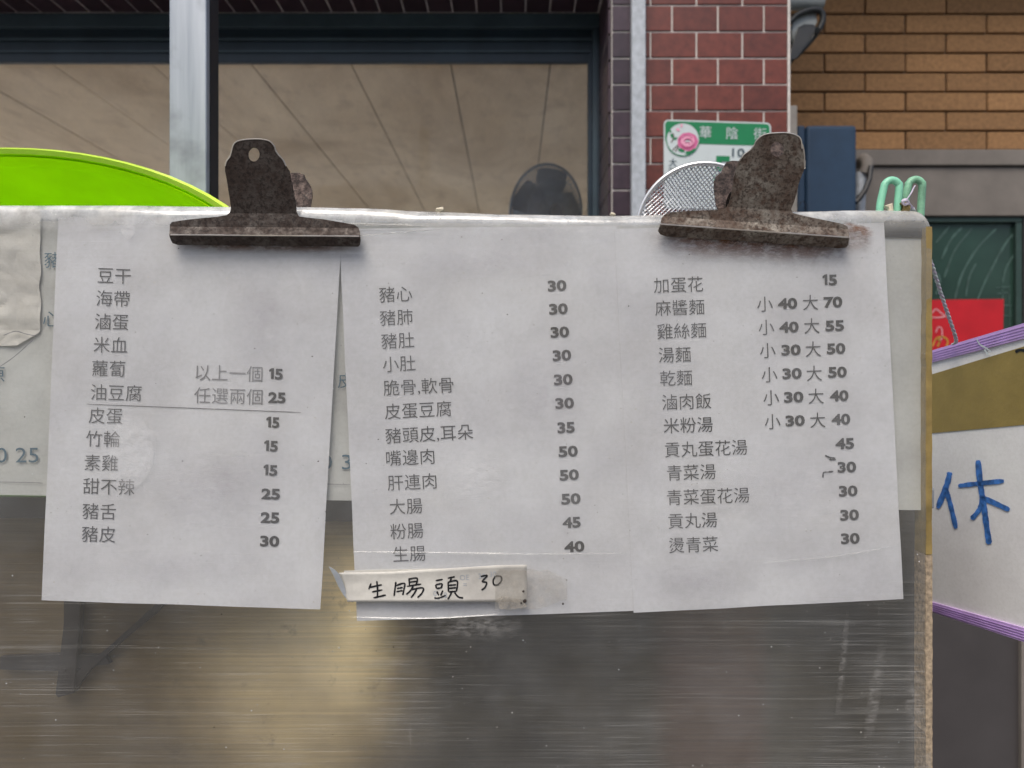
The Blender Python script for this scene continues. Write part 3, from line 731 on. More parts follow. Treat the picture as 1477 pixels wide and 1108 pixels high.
# waviness shared by sheets
def wav(x, y):
    v = Vector((x / 190, y / 260, 0)); v2 = Vector((x / 70 + 5, y / 90, 2))
    return .0016 * mnoise.noise(v) + .00035 * mnoise.noise(v2)
def sheet(name, corners, d, m, parent, nx=26, ny=34, amp=1.0, fn=None, thick=.0003, wob=.8):
    """thin sheet of paper between four pixel corners (tl, tr, br, bl), slightly wavy, with thickness"""
    tl, tr, brr, bl = [Vector(c) for c in corners]
    bm = bmesh.new(); g_ = []
    for j in range(ny + 1):
        row = []
        for i in range(nx + 1):
            s, t = i / nx, j / ny
            p = tl.lerp(tr, s).lerp(bl.lerp(brr, s), t)
            if i in (0, nx): p.x += wob * mnoise.noise(Vector((i, t * 5, d * 50)))
            if j in (0, ny): p.y += wob * mnoise.noise(Vector((s * 5, j, d * 50)))
            dd = d + amp * wav(p.x, p.y) + (fn(p.x, p.y) if fn else 0)
            row.append(P(p.x, p.y, dd))
        g_.append(row)
    F_ = [[bm.verts.new(q) for q in row] for row in g_]
    B_ = [[bm.verts.new(q + Vector((0, thick, 0))) for q in row] for row in g_]
    for j in range(ny):
        for i in range(nx):
            bm.faces.new((F_[j][i], F_[j + 1][i], F_[j + 1][i + 1], F_[j][i + 1]))
            bm.faces.new((B_[j][i], B_[j][i + 1], B_[j + 1][i + 1], B_[j + 1][i]))
    for i in range(nx):
        bm.faces.new((F_[0][i], F_[0][i + 1], B_[0][i + 1], B_[0][i])); bm.faces.new((F_[ny][i], B_[ny][i], B_[ny][i + 1], F_[ny][i + 1]))
    for j in range(ny):
        bm.faces.new((F_[j][0], B_[j][0], B_[j + 1][0], F_[j + 1][0])); bm.faces.new((F_[j][nx], F_[j + 1][nx], B_[j + 1][nx], B_[j][nx]))
    return from_bm(name, bm, m, parent, smooth=True)

# top line of the folded plastic, in pixels
TOPL = [(-140, 297), (0, 297), (150, 297), (320, 299), (420, 299), (520, 301), (620, 306), (740, 310), (880, 312), (1000, 310), (1150, 306), (1250, 304), (1345, 305)]
def topy(x):
    for (a, ya), (b, yb) in zip(TOPL[:-1], TOPL[1:]):
        if a <= x <= b:
            t = (x - a) / (b - a); t = t * t * (3 - 2 * t); return ya + (yb - ya) * t
    return TOPL[0][1] if x < 0 else TOPL[-1][1]

DF, DPG, DOL = .5600, .5622, .5668      # plastic, pages, old sheet
# old menu: white sheet hanging over a tube
oldm = empty('old_menu_sheet', tuple(P(700, 500, DOL)), 'old yellowed menu sheet with blue print behind the three newer pages', 'menu')
sheet('sheet', ((-140, 318), (1334, 326), (1334, 736), (-140, 712)), DOL, M['old_sheet'], oldm, 90, 30, 1.0)
plate('dark_heading', [(1276, 318), (1336, 318), (1336, 343), (1276, 342)], lambda x, y: DOL - .0016, .0008, M['black_rubber'], oldm)
fo = lambda x, y: P(x, y, DOL - .0012 + wav(x, y))
for s_, x_, y_, e_ in (('豬', 64, 375, 25), ('心', 62, 460, 25), ('豬', -14, 375, 25), ('原', -16, 540, 25), ('皮', 487, 549, 24), ('上', 455, 545, 24), ('舌', 452, 628, 24)):
    text('blue_character', s_, x_, y_, e_, fo, M['blue_print'], oldm, 0, .0)
for s_, x_, y_, w_ in (('0 25 25', -6, 656, 108), ('30 30', 444, 666, 84)):
    text('blue_price', s_, x_, y_, 31, fo, M['blue_print'], oldm, 0, .0, vc=.36, width=w_)
for l_ in ([(-20, 695), (40, 696), (62, 697)], [(463, 698), (505, 699)]): strokes('ruled_line', [l_], 1.0, fo, M['ink_soft'], oldm)

# supporting tube in the fold
tl_ = tube('hanger_rail', [P(-140, 318, .5765), P(330, 318, .5765), P(620, 325, .5765), P(900, 330, .5765), P(1325, 324, .5765)], .0085, M['grey_trim'], None, 16)
tag(tl_, 'round pale rail inside the rolled top edge of the plastic cover', 'rail')

# crumpled paper at far left
def crf(x, y):
    v = Vector((x / 28, y / 26, 7)); w_ = Vector((x / 60, y / 34, 3))
    return -.0006 - .0016 * abs(mnoise.noise(v)) - .0026 * abs(mnoise.noise(w_))
cp = empty('crumpled_paper', tuple(P(10, 400, .567)), 'creased torn white paper at the left end behind the plastic', 'paper')
bm = bmesh.new(); grid = []
for j in range(61):
    row = []
    for i in range(41):
        y = 301 + 198 * j / 60
        xr = 58 + 3 * mnoise.noise(Vector((0, y / 25, 0))) - max(0, (y - 478)) * 1.6
        x = -140 + (xr + 140) * i / 40
        row.append(bm.verts.new(P(x, y + 5 * mnoise.noise(Vector((x / 40, 9, 0))) * (j / 60), .5660 + wav(x, y) + crf(x, y))))
    grid.append(row)
for j in range(60):
    for i in range(40): bm.faces.new((grid[j][i], grid[j + 1][i], grid[j + 1][i + 1], grid[j][i + 1]))
cs = from_bm('sheet', bm, M['crumple'], cp, smooth=False)
strokes('crease_line', [[(5, 484), (22, 478), (38, 482), (53, 485)], [(-5, 532), (20, 515), (48, 490)]], 1.3, lambda x, y: P(x, y, .5622 + wav(x, y)), M['ink_soft'], cp, .6)

# ---- the three pages
def price(s_, x_, y_, w_, f, e, rotd):
    em = 20.5
    if s_[0] != '1':
        return text('price', s_, x_, y_, em, f, M['ink_number'], e, rotd, .038, width=w_, vc=.36)
    o = text('price', s_[1:], x_ + 8.6, y_ - 8.6 * math.sin(R(rotd)), em, f, M['ink_number'], e, rotd, .038, width=w_ - 8.6, vc=.36)
    c, si = math.cos(R(rotd)), math.sin(R(rotd))
    pts = [(0, 3.2), (0.2, 5.6), (3.6, 8.0), (7.0, 8.0), (7.0, -7.4), (3.0, -7.4), (3.0, 3.6), (1.2, 2.6)]
    me = o.data; n0 = len(me.vertices)
    V = [tuple(v.co) for v in me.vertices] + [tuple(f(x_ + u * c - v * si, y_ - (u * si + v * c))) for u, v in pts]
    Fs = [tuple(p.vertices) for p in me.polygons] + [(n0, n0 + 1, n0 + 2, n0 + 6), (n0, n0 + 6, n0 + 7), (n0 + 2, n0 + 3, n0 + 4, n0 + 5), (n0 + 2, n0 + 5, n0 + 6)]
    # keep one face list without overlaps: flag, then stem
    Fs = [tuple(p.vertices) for p in me.polygons] + [(n0, n0 + 1, n0 + 2, n0 + 6, n0 + 7), (n0 + 2, n0 + 3, n0 + 4, n0 + 5, n0 + 6)]
    m2 = bpy.data.meshes.new('price'); m2.from_pydata(V, [], Fs); m2.materials.append(M['ink_number']); o.data = m2
    return o
def page(label, corners, d, lines, nums, rotd, em, seed, rule=None, soft=()):
    cxm = sum(c[0] for c in corners) / 4; cym = sum(c[1] for c in corners) / 4
    e = empty('menu_page', tuple(P(cxm, cym, d)), label, 'menu', 'printed menu pages side by side')
    sheet('sheet', corners, d, M['page'], e, 30, 40)
    f = lambda x, y: P(x, y, d - .00045 + wav(x, y))
    for s_, x_, y_, *r in lines:
        mm = M['ink_soft'] if (s_ in soft) else M['ink']
        text('text_line', s_, x_, y_, em, f, mm, e, rotd, r[0] if r else -.004)
    for s_, x_, y_, w_ in nums:
        price(s_, x_, y_, w_, f, e, rotd)
    if rule: strokes('ruled_line', rule, .9, f, M['ink'], e, 0)
    return e, f
L = [('豆干', 141, 397), ('海帶', 139, 430), ('滷蛋', 137, 463.5), ('米血', 135, 497), ('蘿蔔', 133, 531), ('油豆腐', 131, 565.5), ('皮蛋', 128, 599), ('竹輪', 124, 632.5), ('素雞', 122, 667), ('甜不辣', 120, 701), ('豬舌', 119, 737), ('豬皮', 118, 770),
     ('以上一個', 282, 537), ('任選兩個', 280, 570)]
Ln = [('15', 388, 539, 20), ('25', 387, 573, 25), ('15', 384, 609, 19), ('15', 381, 643, 20), ('15', 380, 678, 20), ('25', 377, 712, 27), ('25', 376, 746, 27), ('30', 375, 780, 28)]
page('left menu page listing tofu and egg with one ruled line across it', ((84, 312), (494, 318), (462, 879), (60, 866)), DPG, L, Ln, -1.6, 25.3, 0, [[(125, 583), (280, 589), (434, 595)]], soft=('以上一個', '任選兩個'))
C_ = [('豬心', 547, 425.5), ('豬肺', 548, 459), ('豬肚', 550, 492.5), ('小肚', 552, 526), ('脆骨,軟骨', 553, 560), ('皮蛋豆腐', 555, 594), ('豬頭皮,耳朵', 556, 629), ('嘴邊肉', 557, 661.5), ('肝連肉', 559, 697), ('大腸', 562, 731.5), ('粉腸', 563, 767), ('生腸', 567, 800)]
Cn = [('30', 790, 412.5, 27), ('30', 792, 446, 27), ('30', 794, 479.5, 27), ('30', 797, 513, 27), ('30', 799, 548, 27), ('30', 801, 582, 27), ('35', 804, 617, 25), ('50', 805.5, 651.5, 28), ('50', 807, 685.5, 28), ('50', 809.5, 720, 28), ('45', 811.5, 754, 26), ('40', 814, 789, 29)]
page('middle menu page of pork offal with a handwritten strip stuck at its foot', ((489, 330), (889, 326), (914, 881), (515, 896)), DPG + .0005, C_, Cn, 2.9, 24.6, 3)
Rr = [('加蛋花', 943, 412), ('麻醬麵', 945, 445), ('雞絲麵', 948, 478.5), ('湯麵', 950, 512.5), ('乾麵', 952, 546), ('滷肉飯', 955, 580.5), ('米粉湯', 957, 614.5, 0.0), ('貢丸蛋花湯', 959, 649), ('青菜湯', 962, 682.5), ('青菜蛋花湯', 962, 718), ('貢丸湯', 964, 752), ('燙青菜', 965, 787)]
for i, (xa, xb, ya) in enumerate(((1092, 1158, 439), (1094, 1160, 472.5), (1096, 1162, 506), (1098.5, 1163.5, 541), (1101, 1166, 574), (1103, 1168.5, 608.5))):
    Rr += [('小', xa, ya), ('大', xb, ya - 2)]
Rn = [('15', 1186.5, 404, 21), ('45', 1205, 640, 27), ('30', 1208, 674, 27), ('30', 1210, 708.5, 27), ('30', 1212, 743, 27), ('30', 1213, 777, 27)]
for a_, xa, b_, xb, ya in (('40', 1122, '70', 1188, 438), ('40', 1124, '55', 1190.5, 472), ('30', 1127, '50', 1192.5, 505), ('30', 1128.5, '50', 1194.5, 539), ('30', 1131, '40', 1197, 573), ('30', 1133, '40', 1199.5, 607)):
    Rn += [(a_, xa, ya, 28), (b_, xb, ya - 2, 27)]
pr, fpr = page('right menu page of noodles and soups with small and large prices', ((886, 330), (1275, 322), (1303, 864), (914, 884)), DPG - .0003, Rr, Rn, 2.0, 24.3, 6)
strokes('ink_smudge', [[(1187, 689), (1188, 682), (1194, 681), (1202, 680)], [(1190, 657), (1197, 660), (1205, 661)], [(1196, 663), (1206, 663)]], 2.2, fpr, M['ink'], pr, .9)

# ---- plastic cover folded over the rail
XRT = 1343
def film_pts(px):
    """profile from the back hem, over the fold, down the front"""
    ty = topy(px); rc = 20
    if px > XRT - rc: ty += rc - math.sqrt(max(0, rc * rc - (px - XRT + rc) ** 2))
    rad = .0100 + .0009 * mnoise.noise(Vector((px / 70, 0, 0)))
    rad *= .92
    yc = DF + rad
    zt = P(px, ty, yc).z
    out = []
    for z in (.055, .035, .015): out.append((yc + rad, zt - rad - z))
    for k in range(0, 13):
        a = math.pi * k / 12
        out.append((yc + math.cos(a) * rad, zt - rad + math.sin(a) * rad))
    z0 = zt - rad; z1 = CZ - .345
    for k in range(1, 46):
        t = k / 45; out.append((DF, z0 + (z1 - z0) * t))
    return out
bm = bmesh.new(); prev = None
cols = [-140 + (XRT - 24 + 140) * i / 120 for i in range(121)] + [XRT - 24 + 24 * math.sin(math.pi / 2 * i / 10) for i in range(1, 11)]
for px in cols:
    X = (px - CX) / F * DF
    col = []
    for (yy, zz) in film_pts(px):
        py = CY - (zz - CZ) * F / DF
        col.append(bm.verts.new((X, yy + (wav(px, py) if yy < DF + .001 else 0) , zz)))
    if prev:
        for i in range(len(col) - 1): bm.faces.new((prev[i], prev[i + 1], col[i + 1], col[i]))
    prev = col
pc = empty('plastic_cover', tuple(P(700, 700, DF)), 'scratched clear plastic cover folded over the top rail of the menu board', 'cover')
film = from_bm('film', bm, M['film'], pc, smooth=True, recalc=False)
# taped edge
def edge_path(y0, y1, n):
    return [(1340.2 - .003 * (y0 + (y1 - y0) * k / n - 300) * .0, y0 + (y1 - y0) * k / n) for k in range(n + 1)]
def strip(name, pts, wpx, d, depth, m, jit=.0):
    bm = bmesh.new(); prev = None
    for i, (x, y) in enumerate(pts):
        w1 = wpx / 2 + jit * mnoise.noise(Vector((0, y / 9, 3)))
        q = [bm.verts.new(P(x - w1, y, d)), bm.verts.new(P(x + w1, y, d)), bm.verts.new(P(x + w1, y, d) + Vector((0, depth, 0))), bm.verts.new(P(x - w1, y, d) + Vector((0, depth, 0)))]
        if prev:
            for k in range(4): bm.faces.new((prev[k], prev[(k + 1) % 4], q[(k + 1) % 4], q[k]))
        else: bm.faces.new(q[::-1])
        prev = q
    bm.faces.new(prev)
    return from_bm(name, bm, m, pc)
strip('taped_edge', edge_path(327, 800, 40), 8.5, DF - .0006, .016, M['ochre'], 1.2)
strip('raw_edge', edge_path(801, 1240, 60), 9.5, DF - .0004, .016, M['board_edge'], 1.6)
# crease lines in the plastic near the clips (raised welts)
def welt(pts, r):
    L_ = smooth_line([P(x, y, DF - .0003 + wav(x, y)) for x, y in pts], 8); N_ = len(L_) - 1
    tube('welt', L_, r, M['film'], pc, 6, rr=[r * (.08 + .92 * math.sin(math.pi * k / N_) ** .6 * (.75 + .5 * abs(mnoise.noise(Vector((k * .5, r * 900, 0)))))) for k in range(N_ + 1)])
welt([(500, 323), (560, 325), (615, 326)], .0010)
welt([(500, 341), (560, 337), (640, 330)], .0005)
welt([(508, 796), (620, 797), (760, 799), (905, 798)], .0006)
welt([(505, 890), (620, 892), (720, 886)], .0006)
welt([(1105, 811), (1200, 803), (1290, 788)], .0004)
# stains left by the clips
def stain(name, quad, m, parent, d):
    bm = bmesh.new(); tl, tr, brr, bl = [Vector(c) for c in quad]; nx, ny = 24, 8
    lay = bm.verts.layers.float.new('fade'); g_ = []
    for j in range(ny + 1):
        row = []
        for i in range(nx + 1):
            s, t = i / nx, j / ny; p = tl.lerp(tr, s).lerp(bl.lerp(brr, s), t)
            v = bm.verts.new(P(p.x, p.y, d + wav(p.x, p.y)))
            v[lay] = min(1, 4 * s, 4 * (1 - s)) * (1 - t) ** 1.2 * min(1, 6 * t + .4)
            row.append(v)
        g_.append(row)
    for j in range(ny):
        for i in range(nx): bm.faces.new((g_[j][i], g_[j + 1][i], g_[j + 1][i + 1], g_[j][i + 1]))
    return from_bm(name, bm, m, parent)
stain('rust_mark', ((255, 350), (520, 352), (518, 368), (255, 364)), M['rust_stain'], pc, DF - .0012)
stain('rust_mark', ((935, 338), (1245, 350), (1240, 388), (940, 374)), M['rust_stain'], pc, DF - .0012)
stain('rust_mark', ((1215, 318), (1262, 330), (1258, 368), (1215, 360)), M['rust_stain'], pc, DF - .0014)
stain('chalky_mark', ((560, 314), (960, 318), (960, 378), (560, 372)), M['white_residue_and_bump_light'], pc, DF - .0010)

def blotch(name, cx, cy, rx, ry, m, a=0, soft=2.0, d=DF - .0013, seed=0):
    bm = bmesh.new(); lay = bm.verts.layers.float.new('fade'); rings = []
    for j in range(8):
        row = []
        for x, y in ell(cx, cy, rx * (j + .01) / 7, ry * (j + .01) / 7, 28, a):
            k = 1 + .25 * mnoise.noise(Vector((x / 20, y / 20, seed)))
            X, Y = cx + (x - cx) * k, cy + (y - cy) * k
            v = bm.verts.new(P(X, Y, d + wav(X, Y))); v[lay] = min(1, soft * (1 - j / 7)); row.append(v)
        rings.append(row)
    for A, B in zip(rings[:-1], rings[1:]):
        for k in range(28): bm.faces.new((A[k], A[(k + 1) % 28], B[(k + 1) % 28], B[k]))
    return from_bm(name, bm, m, pc)
blotch('splash_bump_mark', 190, 655, 34, 56, M['white_residue_and_bump_light'], .15, 5, seed=1)  # pale colour painted for light on an embossed bump in the page
blotch('splash_bump_mark', 185, 333, 10, 14, M['white_residue_and_bump_light'], 0, 3, seed=2)
blotch('splash_bump_mark', 690, 690, 60, 42, M['white_residue_and_bump_light'], -.5, 1.2, seed=3)
blotch('splash_bump_mark', 690, 905, 75, 22, M['pale_drip'], 0, 1.5, seed=4)
blotch('splash_bump_mark', 1318, 1010, 16, 60, M['pale_drip'], 0, 1.5, seed=5)
blotch('splash_bump_mark', 1262, 1000, 10, 90, M['pale_drip'], .15, 1.5, seed=6)
blotch('splash_bump_mark', 1215, 960, 6, 80, M['pale_drip'], .1, 1.5, seed=8)
for (x_, y_, rx_, ry_) in ((300, 700, 90, 60), (800, 560, 80, 90), (1130, 700, 110, 60), (380, 450, 60, 80), (700, 380, 150, 24), (1010, 840, 80, 24), (240, 820, 150, 30)):
    blotch('grey_film_patch', x_, y_, rx_, ry_, M['grey_film'], 0, 1.2, seed=x_)
for nm_, mt_, cnt, smin, smax in (('dirt_specks', M['rust_inner'], 75, .35, .95), ('pale_specks', M['plate_white'], 45, .3, .7)):
    bm = bmesh.new()
    for k in range(cnt):
        x = rnd.uniform(20, 1330); y = rnd.uniform(330, 1100); r_ = smin + (smax - smin) * rnd.random() ** 2
        vs = [bm.verts.new(P(x + r_ * (1 + .5 * rnd.random()) * math.cos(a), y + r_ * math.sin(a) * (.7 + .6 * rnd.random()), DF - .0012 + wav(x, y))) for a in [k2 * math.pi / 3 for k2 in range(6)]]
        bm.faces.new(vs)
    o = from_bm(nm_, bm, mt_, pc); o['kind'] = 'stuff'
# ---- handwritten strip
hs = empty('handwritten_strip', tuple(P(625, 845, .555)), 'handwritten white price strip taped over the foot of the middle page', 'note')
DH = .5570
top = [(489, 826), (505, 824.5), (560, 824), (630, 822), (680, 819), (715, 816.5), (760, 815)]
bot = [(760, 868), (740, 868.5), (700, 868), (620, 868.5), (540, 868), (501, 867)]
left = [(497, 850), (493, 838)]
bm = bmesh.new()
def curl(x, y): return DH - .0022 * max(0, (846 - y) / 30) ** 2 - .0015 * max(0, (515 - x) / 25) ** 2 + .0004 * mnoise.noise(Vector((x / 18, y / 12, 0)))
me_o = None
bm = bmesh.new(); g_ = []
nx, ny = 50, 12
for j in range(ny + 1):
    t = j / ny; row = []
    for i in range(nx + 1):
        s = i / nx
        xl = 489 + 12 * t ** .8; x = xl + (760 - xl) * s
        yt = 826 - (x - 489) * .012 - 8 * ss_ if (ss_ := max(0, min(1, (x - 560) / 160))) is not None else 0
        y = yt + (868 - yt) * t
        row.append(bm.verts.new(P(x, y, curl(x, y))))
    g_.append(row)
for j in range(ny):
    for i in range(nx): bm.faces.new((g_[j][i], g_[j + 1][i], g_[j + 1][i + 1], g_[j][i + 1]))
sp_ = from_bm('paper', bm, M['crumple'], hs, smooth=True, recalc=False)
s2 = sp_.modifiers.new('thickness', 'SOLIDIFY'); s2.thickness = .0004; s2.offset = 1
plate('folded_tip', [(474, 817), (483, 822), (489, 828), (494, 838), (498, 850), (501.5, 866), (495, 858), (488, 846), (481, 830)], lambda x, y: DH - .0045 + (y - 817) * .00009, .0004, M['grey_trim'], hs)
plate('back_layer', [(496, 823.4), (560, 821.5), (640, 820), (640, 824), (560, 825), (496, 826.5)], lambda x, y: DH + .0003, .0004, M['crumple'], hs)
fh = lambda x, y: P(x, y, curl(x, y) - .0007)
Z = lambda pts: [(460 + x / 3.6925, 790 + y / 3.6925) for x, y in pts]
han = [
 [[(278, 190), (265, 222)], [(272, 212), (300, 205), (335, 197)], [(308, 178), (312, 220), (311, 262)], [(282, 236), (338, 225)], [(290, 268), (357, 252)]],
 [[(410, 182), (405, 220), (400, 258)], [(412, 202), (455, 190), (452, 225), (446, 252)], [(415, 218), (447, 212)], [(412, 235), (446, 228)], [(480, 162), (482, 200)], [(478, 168), (522, 163), (518, 196)], [(482, 184), (518, 179)], [(468, 206), (545, 194)], [(502, 206), (486, 230), (465, 250)], [(490, 224), (552, 214), (550, 240), (525, 266)], [(520, 222), (505, 248), (490, 266)]],
 [[(622, 176), (660, 169)], [(622, 198), (626, 218)], [(622, 198), (655, 193), (650, 216)], [(626, 218), (652, 214)], [(628, 232), (638, 254)], [(660, 228), (648, 256)], [(614, 268), (640, 268), (675, 254)], [(686, 163), (724, 155)], [(706, 162), (698, 180)], [(688, 182), (690, 236)], [(688, 184), (736, 178), (732, 234)], [(692, 201), (732, 197)], [(692, 217), (731, 213)], [(692, 236), (732, 232)], [(708, 238), (686, 276)], [(722, 238), (742, 262), (768, 268)]],
 [[(862, 154), (896, 149), (870, 180), (893, 186), (884, 212), (866, 226)], [(940, 152), (928, 175), (932, 196), (952, 198), (972, 176), (968, 154), (940, 152)]]]
for c_ in han: strokes('handwritten_character', [Z(l) for l in c_], 2.4, fh, M['pen'], hs, .3)
for s_, x_, y_ in (('OE', 663, 833), ('30', 690, 831), ('30', 706, 828), ('=', 668, 843), ('0', 625, 856), ('8', 640, 858)):
    text('show_through_print', s_, x_, y_, 11, lambda x, y: P(x, y, curl(x, y) - .00055), M['grey_trim'], hs, 3, .0)
tp = empty('clear_tape', tuple(P(790, 845, .5585)), 'wrinkled clear sticky tape over the right end of the handwritten strip', 'tape')
fw = lambda x, y: .5552 + .0020 * min(1, max(0, (x - 758) / 14)) + .0006 * mnoise.noise(Vector((x / 11, y / 9, 4)))
bm = bmesh.new(); g_ = []
for j in range(15):
    row = []
    for i in range(31):
        x = 714 + 104 * i / 30; t = j / 14
        yt = 822 + 3 * mnoise.noise(Vector((x / 14, 0, 0))) + max(0, (x - 790) * .5); yb = 879 - max(0, (x - 775)) * .35 + 3 * mnoise.noise(Vector((x / 14, 5, 0)))
        y = yt + (yb - yt) * t; row.append(bm.verts.new(P(x, y, fw(x, y))))
    g_.append(row)
for j in range(14):
    for i in range(30): bm.faces.new((g_[j][i], g_[j + 1][i], g_[j + 1][i + 1], g_[j][i + 1]))
from_bm('film', bm, M['tape'], tp, smooth=True)
plate('curled_flap', [(716, 866), (724, 860), (736, 862), (758, 866), (760, 876), (744, 878), (722, 879)], lambda x, y: .5545, .0004, M['tape'], tp)
bm = bmesh.new()
for (x, y, r_) in ((755, 853, .0010), (757, 867, .0016), (752, 870, .0008), (812, 871, .0009)): bmesh.ops.create_icosphere(bm, subdivisions=1, radius=r_, matrix=Matrix.Translation(P(x, y, .5545)) @ Matrix.Diagonal((1, .4, 1, 1)))
from_bm('rust_speck', bm, M['rust_inner'], tp)

# ---- crumbs of batter on the fold
crumb_lab = ('largest dried batter crumb on the plastic fold between the clips', 'dried crumb on the plastic fold just left of the right clip')
for i, (x, y, r_) in enumerate(((635, 303, .0035), (884, 309, .0022))):
    bm = bmesh.new(); bmesh.ops.create_icosphere(bm, subdivisions=2, radius=r_)
    for v in bm.verts: v.co *= 1 + .5 * mnoise.noise(v.co * 500); v.co.z *= .6
    o = from_bm('crumb', bm, M['crumb']); o.location = P(x, y, .568); tag(o, crumb_lab[i], 'crumb')

# ------------------------------------------------------------------ bulldog clips
def clip(label, out, hole, back_out, crease, tip, m_front, m_back, hole_through, origin, scale, slope):
    """crease = y of fold at x (zoomed coords); outlines in zoomed coords"""
    T = lambda p: (origin[0] + p[0] / scale, origin[1] + p[1] / scale)
    out = [T(p) for p in out]; back_out = [T(p) for p in back_out]
    cr = lambda x: origin[1] + (crease + slope * ((x - origin[0]) * scale - crease_x0)) / scale
    crease_x0 = tip
    base = P(sum(p[0] for p in out) / len(out), max(p[1] for p in out), .55)
    e = empty('bulldog_clip', tuple(base), label, 'clip', 'bulldog clips on the top of the menu board')
    def dfn(x, y):
        h = cr(x) - y                      # pixels above the fold
        if h > 1.0: 
            d = .5525 + .0030 * min(1, h / 12)
            return d - .00015 * max(0, h - 32)
        if h > -1.0: return .5525 - .0035 * (1 - h) / 2
        return .5490 + .0080 * min(1, (-h - 1) / 14)
    me = fill_mesh(out, [hole] if hole else [], .5, 0)
    bm = bmesh.new(); bm.from_mesh(me); bpy.data.meshes.remove(me)
    bmesh.ops.remove_doubles(bm, verts=bm.verts, dist=1e-4)
    sl = slope
    for hgt in (60, 46, 32, 22, 12, 6, 1.2, 0, -1.2, -5, -9, 90, 120):
        x_ref = origin[0] + crease_x0 / scale
        bmesh.ops.bisect_plane(bm, geom=bm.verts[:] + bm.edges[:] + bm.faces[:], plane_co=(x_ref, cr(x_ref) - hgt, 0), plane_no=Vector((-sl, 1, 0)).normalized())
    for v in bm.verts:
        x, y, z = v.co
        p = P(x, y, dfn(x, y)); p.y += (.5 - z) * .0011; v.co = p
    from_bm('front_jaw', bm, m_front, e)
    # bright ridge painting the highlight along the fold
    xs = [p[0] for p in out]; xa, xb = min(xs) + 2, max(xs) - 2
    rid = [P(xa + (xb - xa) * k / 30, cr(xa + (xb - xa) * k / 30), .5487) for k in range(31)]
    tube('highlight_ridge', rid, .00042, M['bright_edge'], e, 6, rr=[.00042 + .0003 * mnoise.noise(Vector((k * .6, 3, 0))) for k in range(31)])
    # worn rim along the top of the handle
    topp = sorted([p for p in out if p[1] < cr(p[0]) - 95 * 1.0], key=lambda p: p[0])
    if len(topp) > 3:
        tube('worn_rim', smooth_line([P(x, y + .5, dfn(x, y) + .0001) for x, y in topp], 4), .00045, M['bright_edge'], e, 6)
    # rear handle
    plate('rear_jaw', back_out, lambda x, y: .5860 + .00022 * max(0, cr(x) - 32 - y), .0011, m_back, e, cuts=[y for y in range(210, 360, 10)])
    # spring drum between the jaws
    lo = [p for p in out]
    xm = (min(xs) + max(xs)) / 2
    yb = cr(xm) - 46
    bm = bmesh.new(); prev = None
    for k in range(19):
        a = math.pi * k / 18
        yy = .5735 - .0135 * math.cos(a); 
        zz = P(xm, yb, .564).z + .008 * math.sin(a)
        q = [bm.verts.new((P(xm - 28, yb, .564).x, yy, zz)), bm.verts.new((P(xm + 28, yb, .564).x, yy, zz))]
        if prev: bm.faces.new((prev[0], prev[1], q[1], q[0]))
        prev = q
    o = from_bm('spring', bm, m_back, e, smooth=True)
    md = o.modifiers.new('thickness', 'SOLIDIFY'); md.thickness = .001
    return e
o1 = [(520, 130), (545, 105), (600, 93), (655, 90), (710, 92), (755, 104), (785, 135), (797, 170), (815, 195), (842, 225), (862, 265), (885, 300), (893, 350), (905, 400), (912, 450), (925, 500), (928, 560), (945, 592), (1000, 600), (1100, 610), (1220, 630), (1300, 645), (1328, 662), (1338, 690), (1340, 720), (1342, 745), (1338, 775), (1325, 786), (900, 782), (500, 778), (160, 775), (130, 765), (118, 745), (108, 715), (110, 680), (112, 645), (125, 628), (200, 616), (300, 605), (420, 594), (480, 583), (500, 565), (506, 540), (500, 490), (492, 440), (480, 360), (468, 300), (468, 265), (478, 232), (498, 205), (508, 175)]
b1 = [(700, 420), (760, 360), (860, 330), (895, 312), (950, 310), (980, 325), (990, 352), (1015, 385), (1030, 420), (1032, 460), (1026, 500), (1018, 540), (1010, 700), (700, 700)]
clip('dark rusted upright bulldog clip above the gap left of the middle menu page', o1, [(220 + p[0] / 4.476, 180 + p[1] / 4.476) for p in ell(654, 192, 37, 45, 28)], b1, 711, 108, M['rust_dark'], M['rust_inner'], True, (220, 180), 4.476, .008)
o2 = [(838, 150), (880, 136), (940, 131), (1000, 132), (1050, 146), (1078, 172), (1086, 200), (1085, 228), (1098, 258), (1104, 300), (1100, 350), (1078, 405), (1062, 450), (1052, 500), (1035, 555), (1018, 598), (1028, 622), (1100, 640), (1220, 665), (1330, 688), (1358, 702), (1367, 725), (1372, 775), (1366, 815), (1352, 832), (1310, 836), (1000, 812), (700, 790), (450, 776), (260, 764), (222, 750), (208, 728), (224, 690), (228, 655), (250, 628), (300, 615), (430, 607), (560, 603), (622, 592), (640, 560), (655, 505), (664, 450), (672, 400), (684, 350), (700, 305), (730, 265), (765, 238), (790, 210), (805, 180)]
b2 = [(548, 430), (560, 400), (595, 372), (606, 340), (625, 312), (660, 303), (700, 305), (780, 320), (900, 360), (900, 660), (600, 660), (572, 600), (560, 575), (550, 500)]
b2 = [(548, 430), (560, 400), (595, 372), (606, 340), (625, 312), (660, 303), (700, 305), (760, 250), (860, 170), (1000, 160), (1040, 220), (1040, 400), (1000, 660), (600, 660), (572, 600), (560, 575), (550, 500)]
clip('grey pitted bulldog clip tilted to the right, above the right menu page beside the strainer', o2, [(900 + p[0] / 4.22, 160 + p[1] / 4.22) for p in ell(934, 233, 42, 46, 28)], b2, 690, 224, M['rust_grey'], M['rust_inner'], False, (900, 160), 4.22, .071)

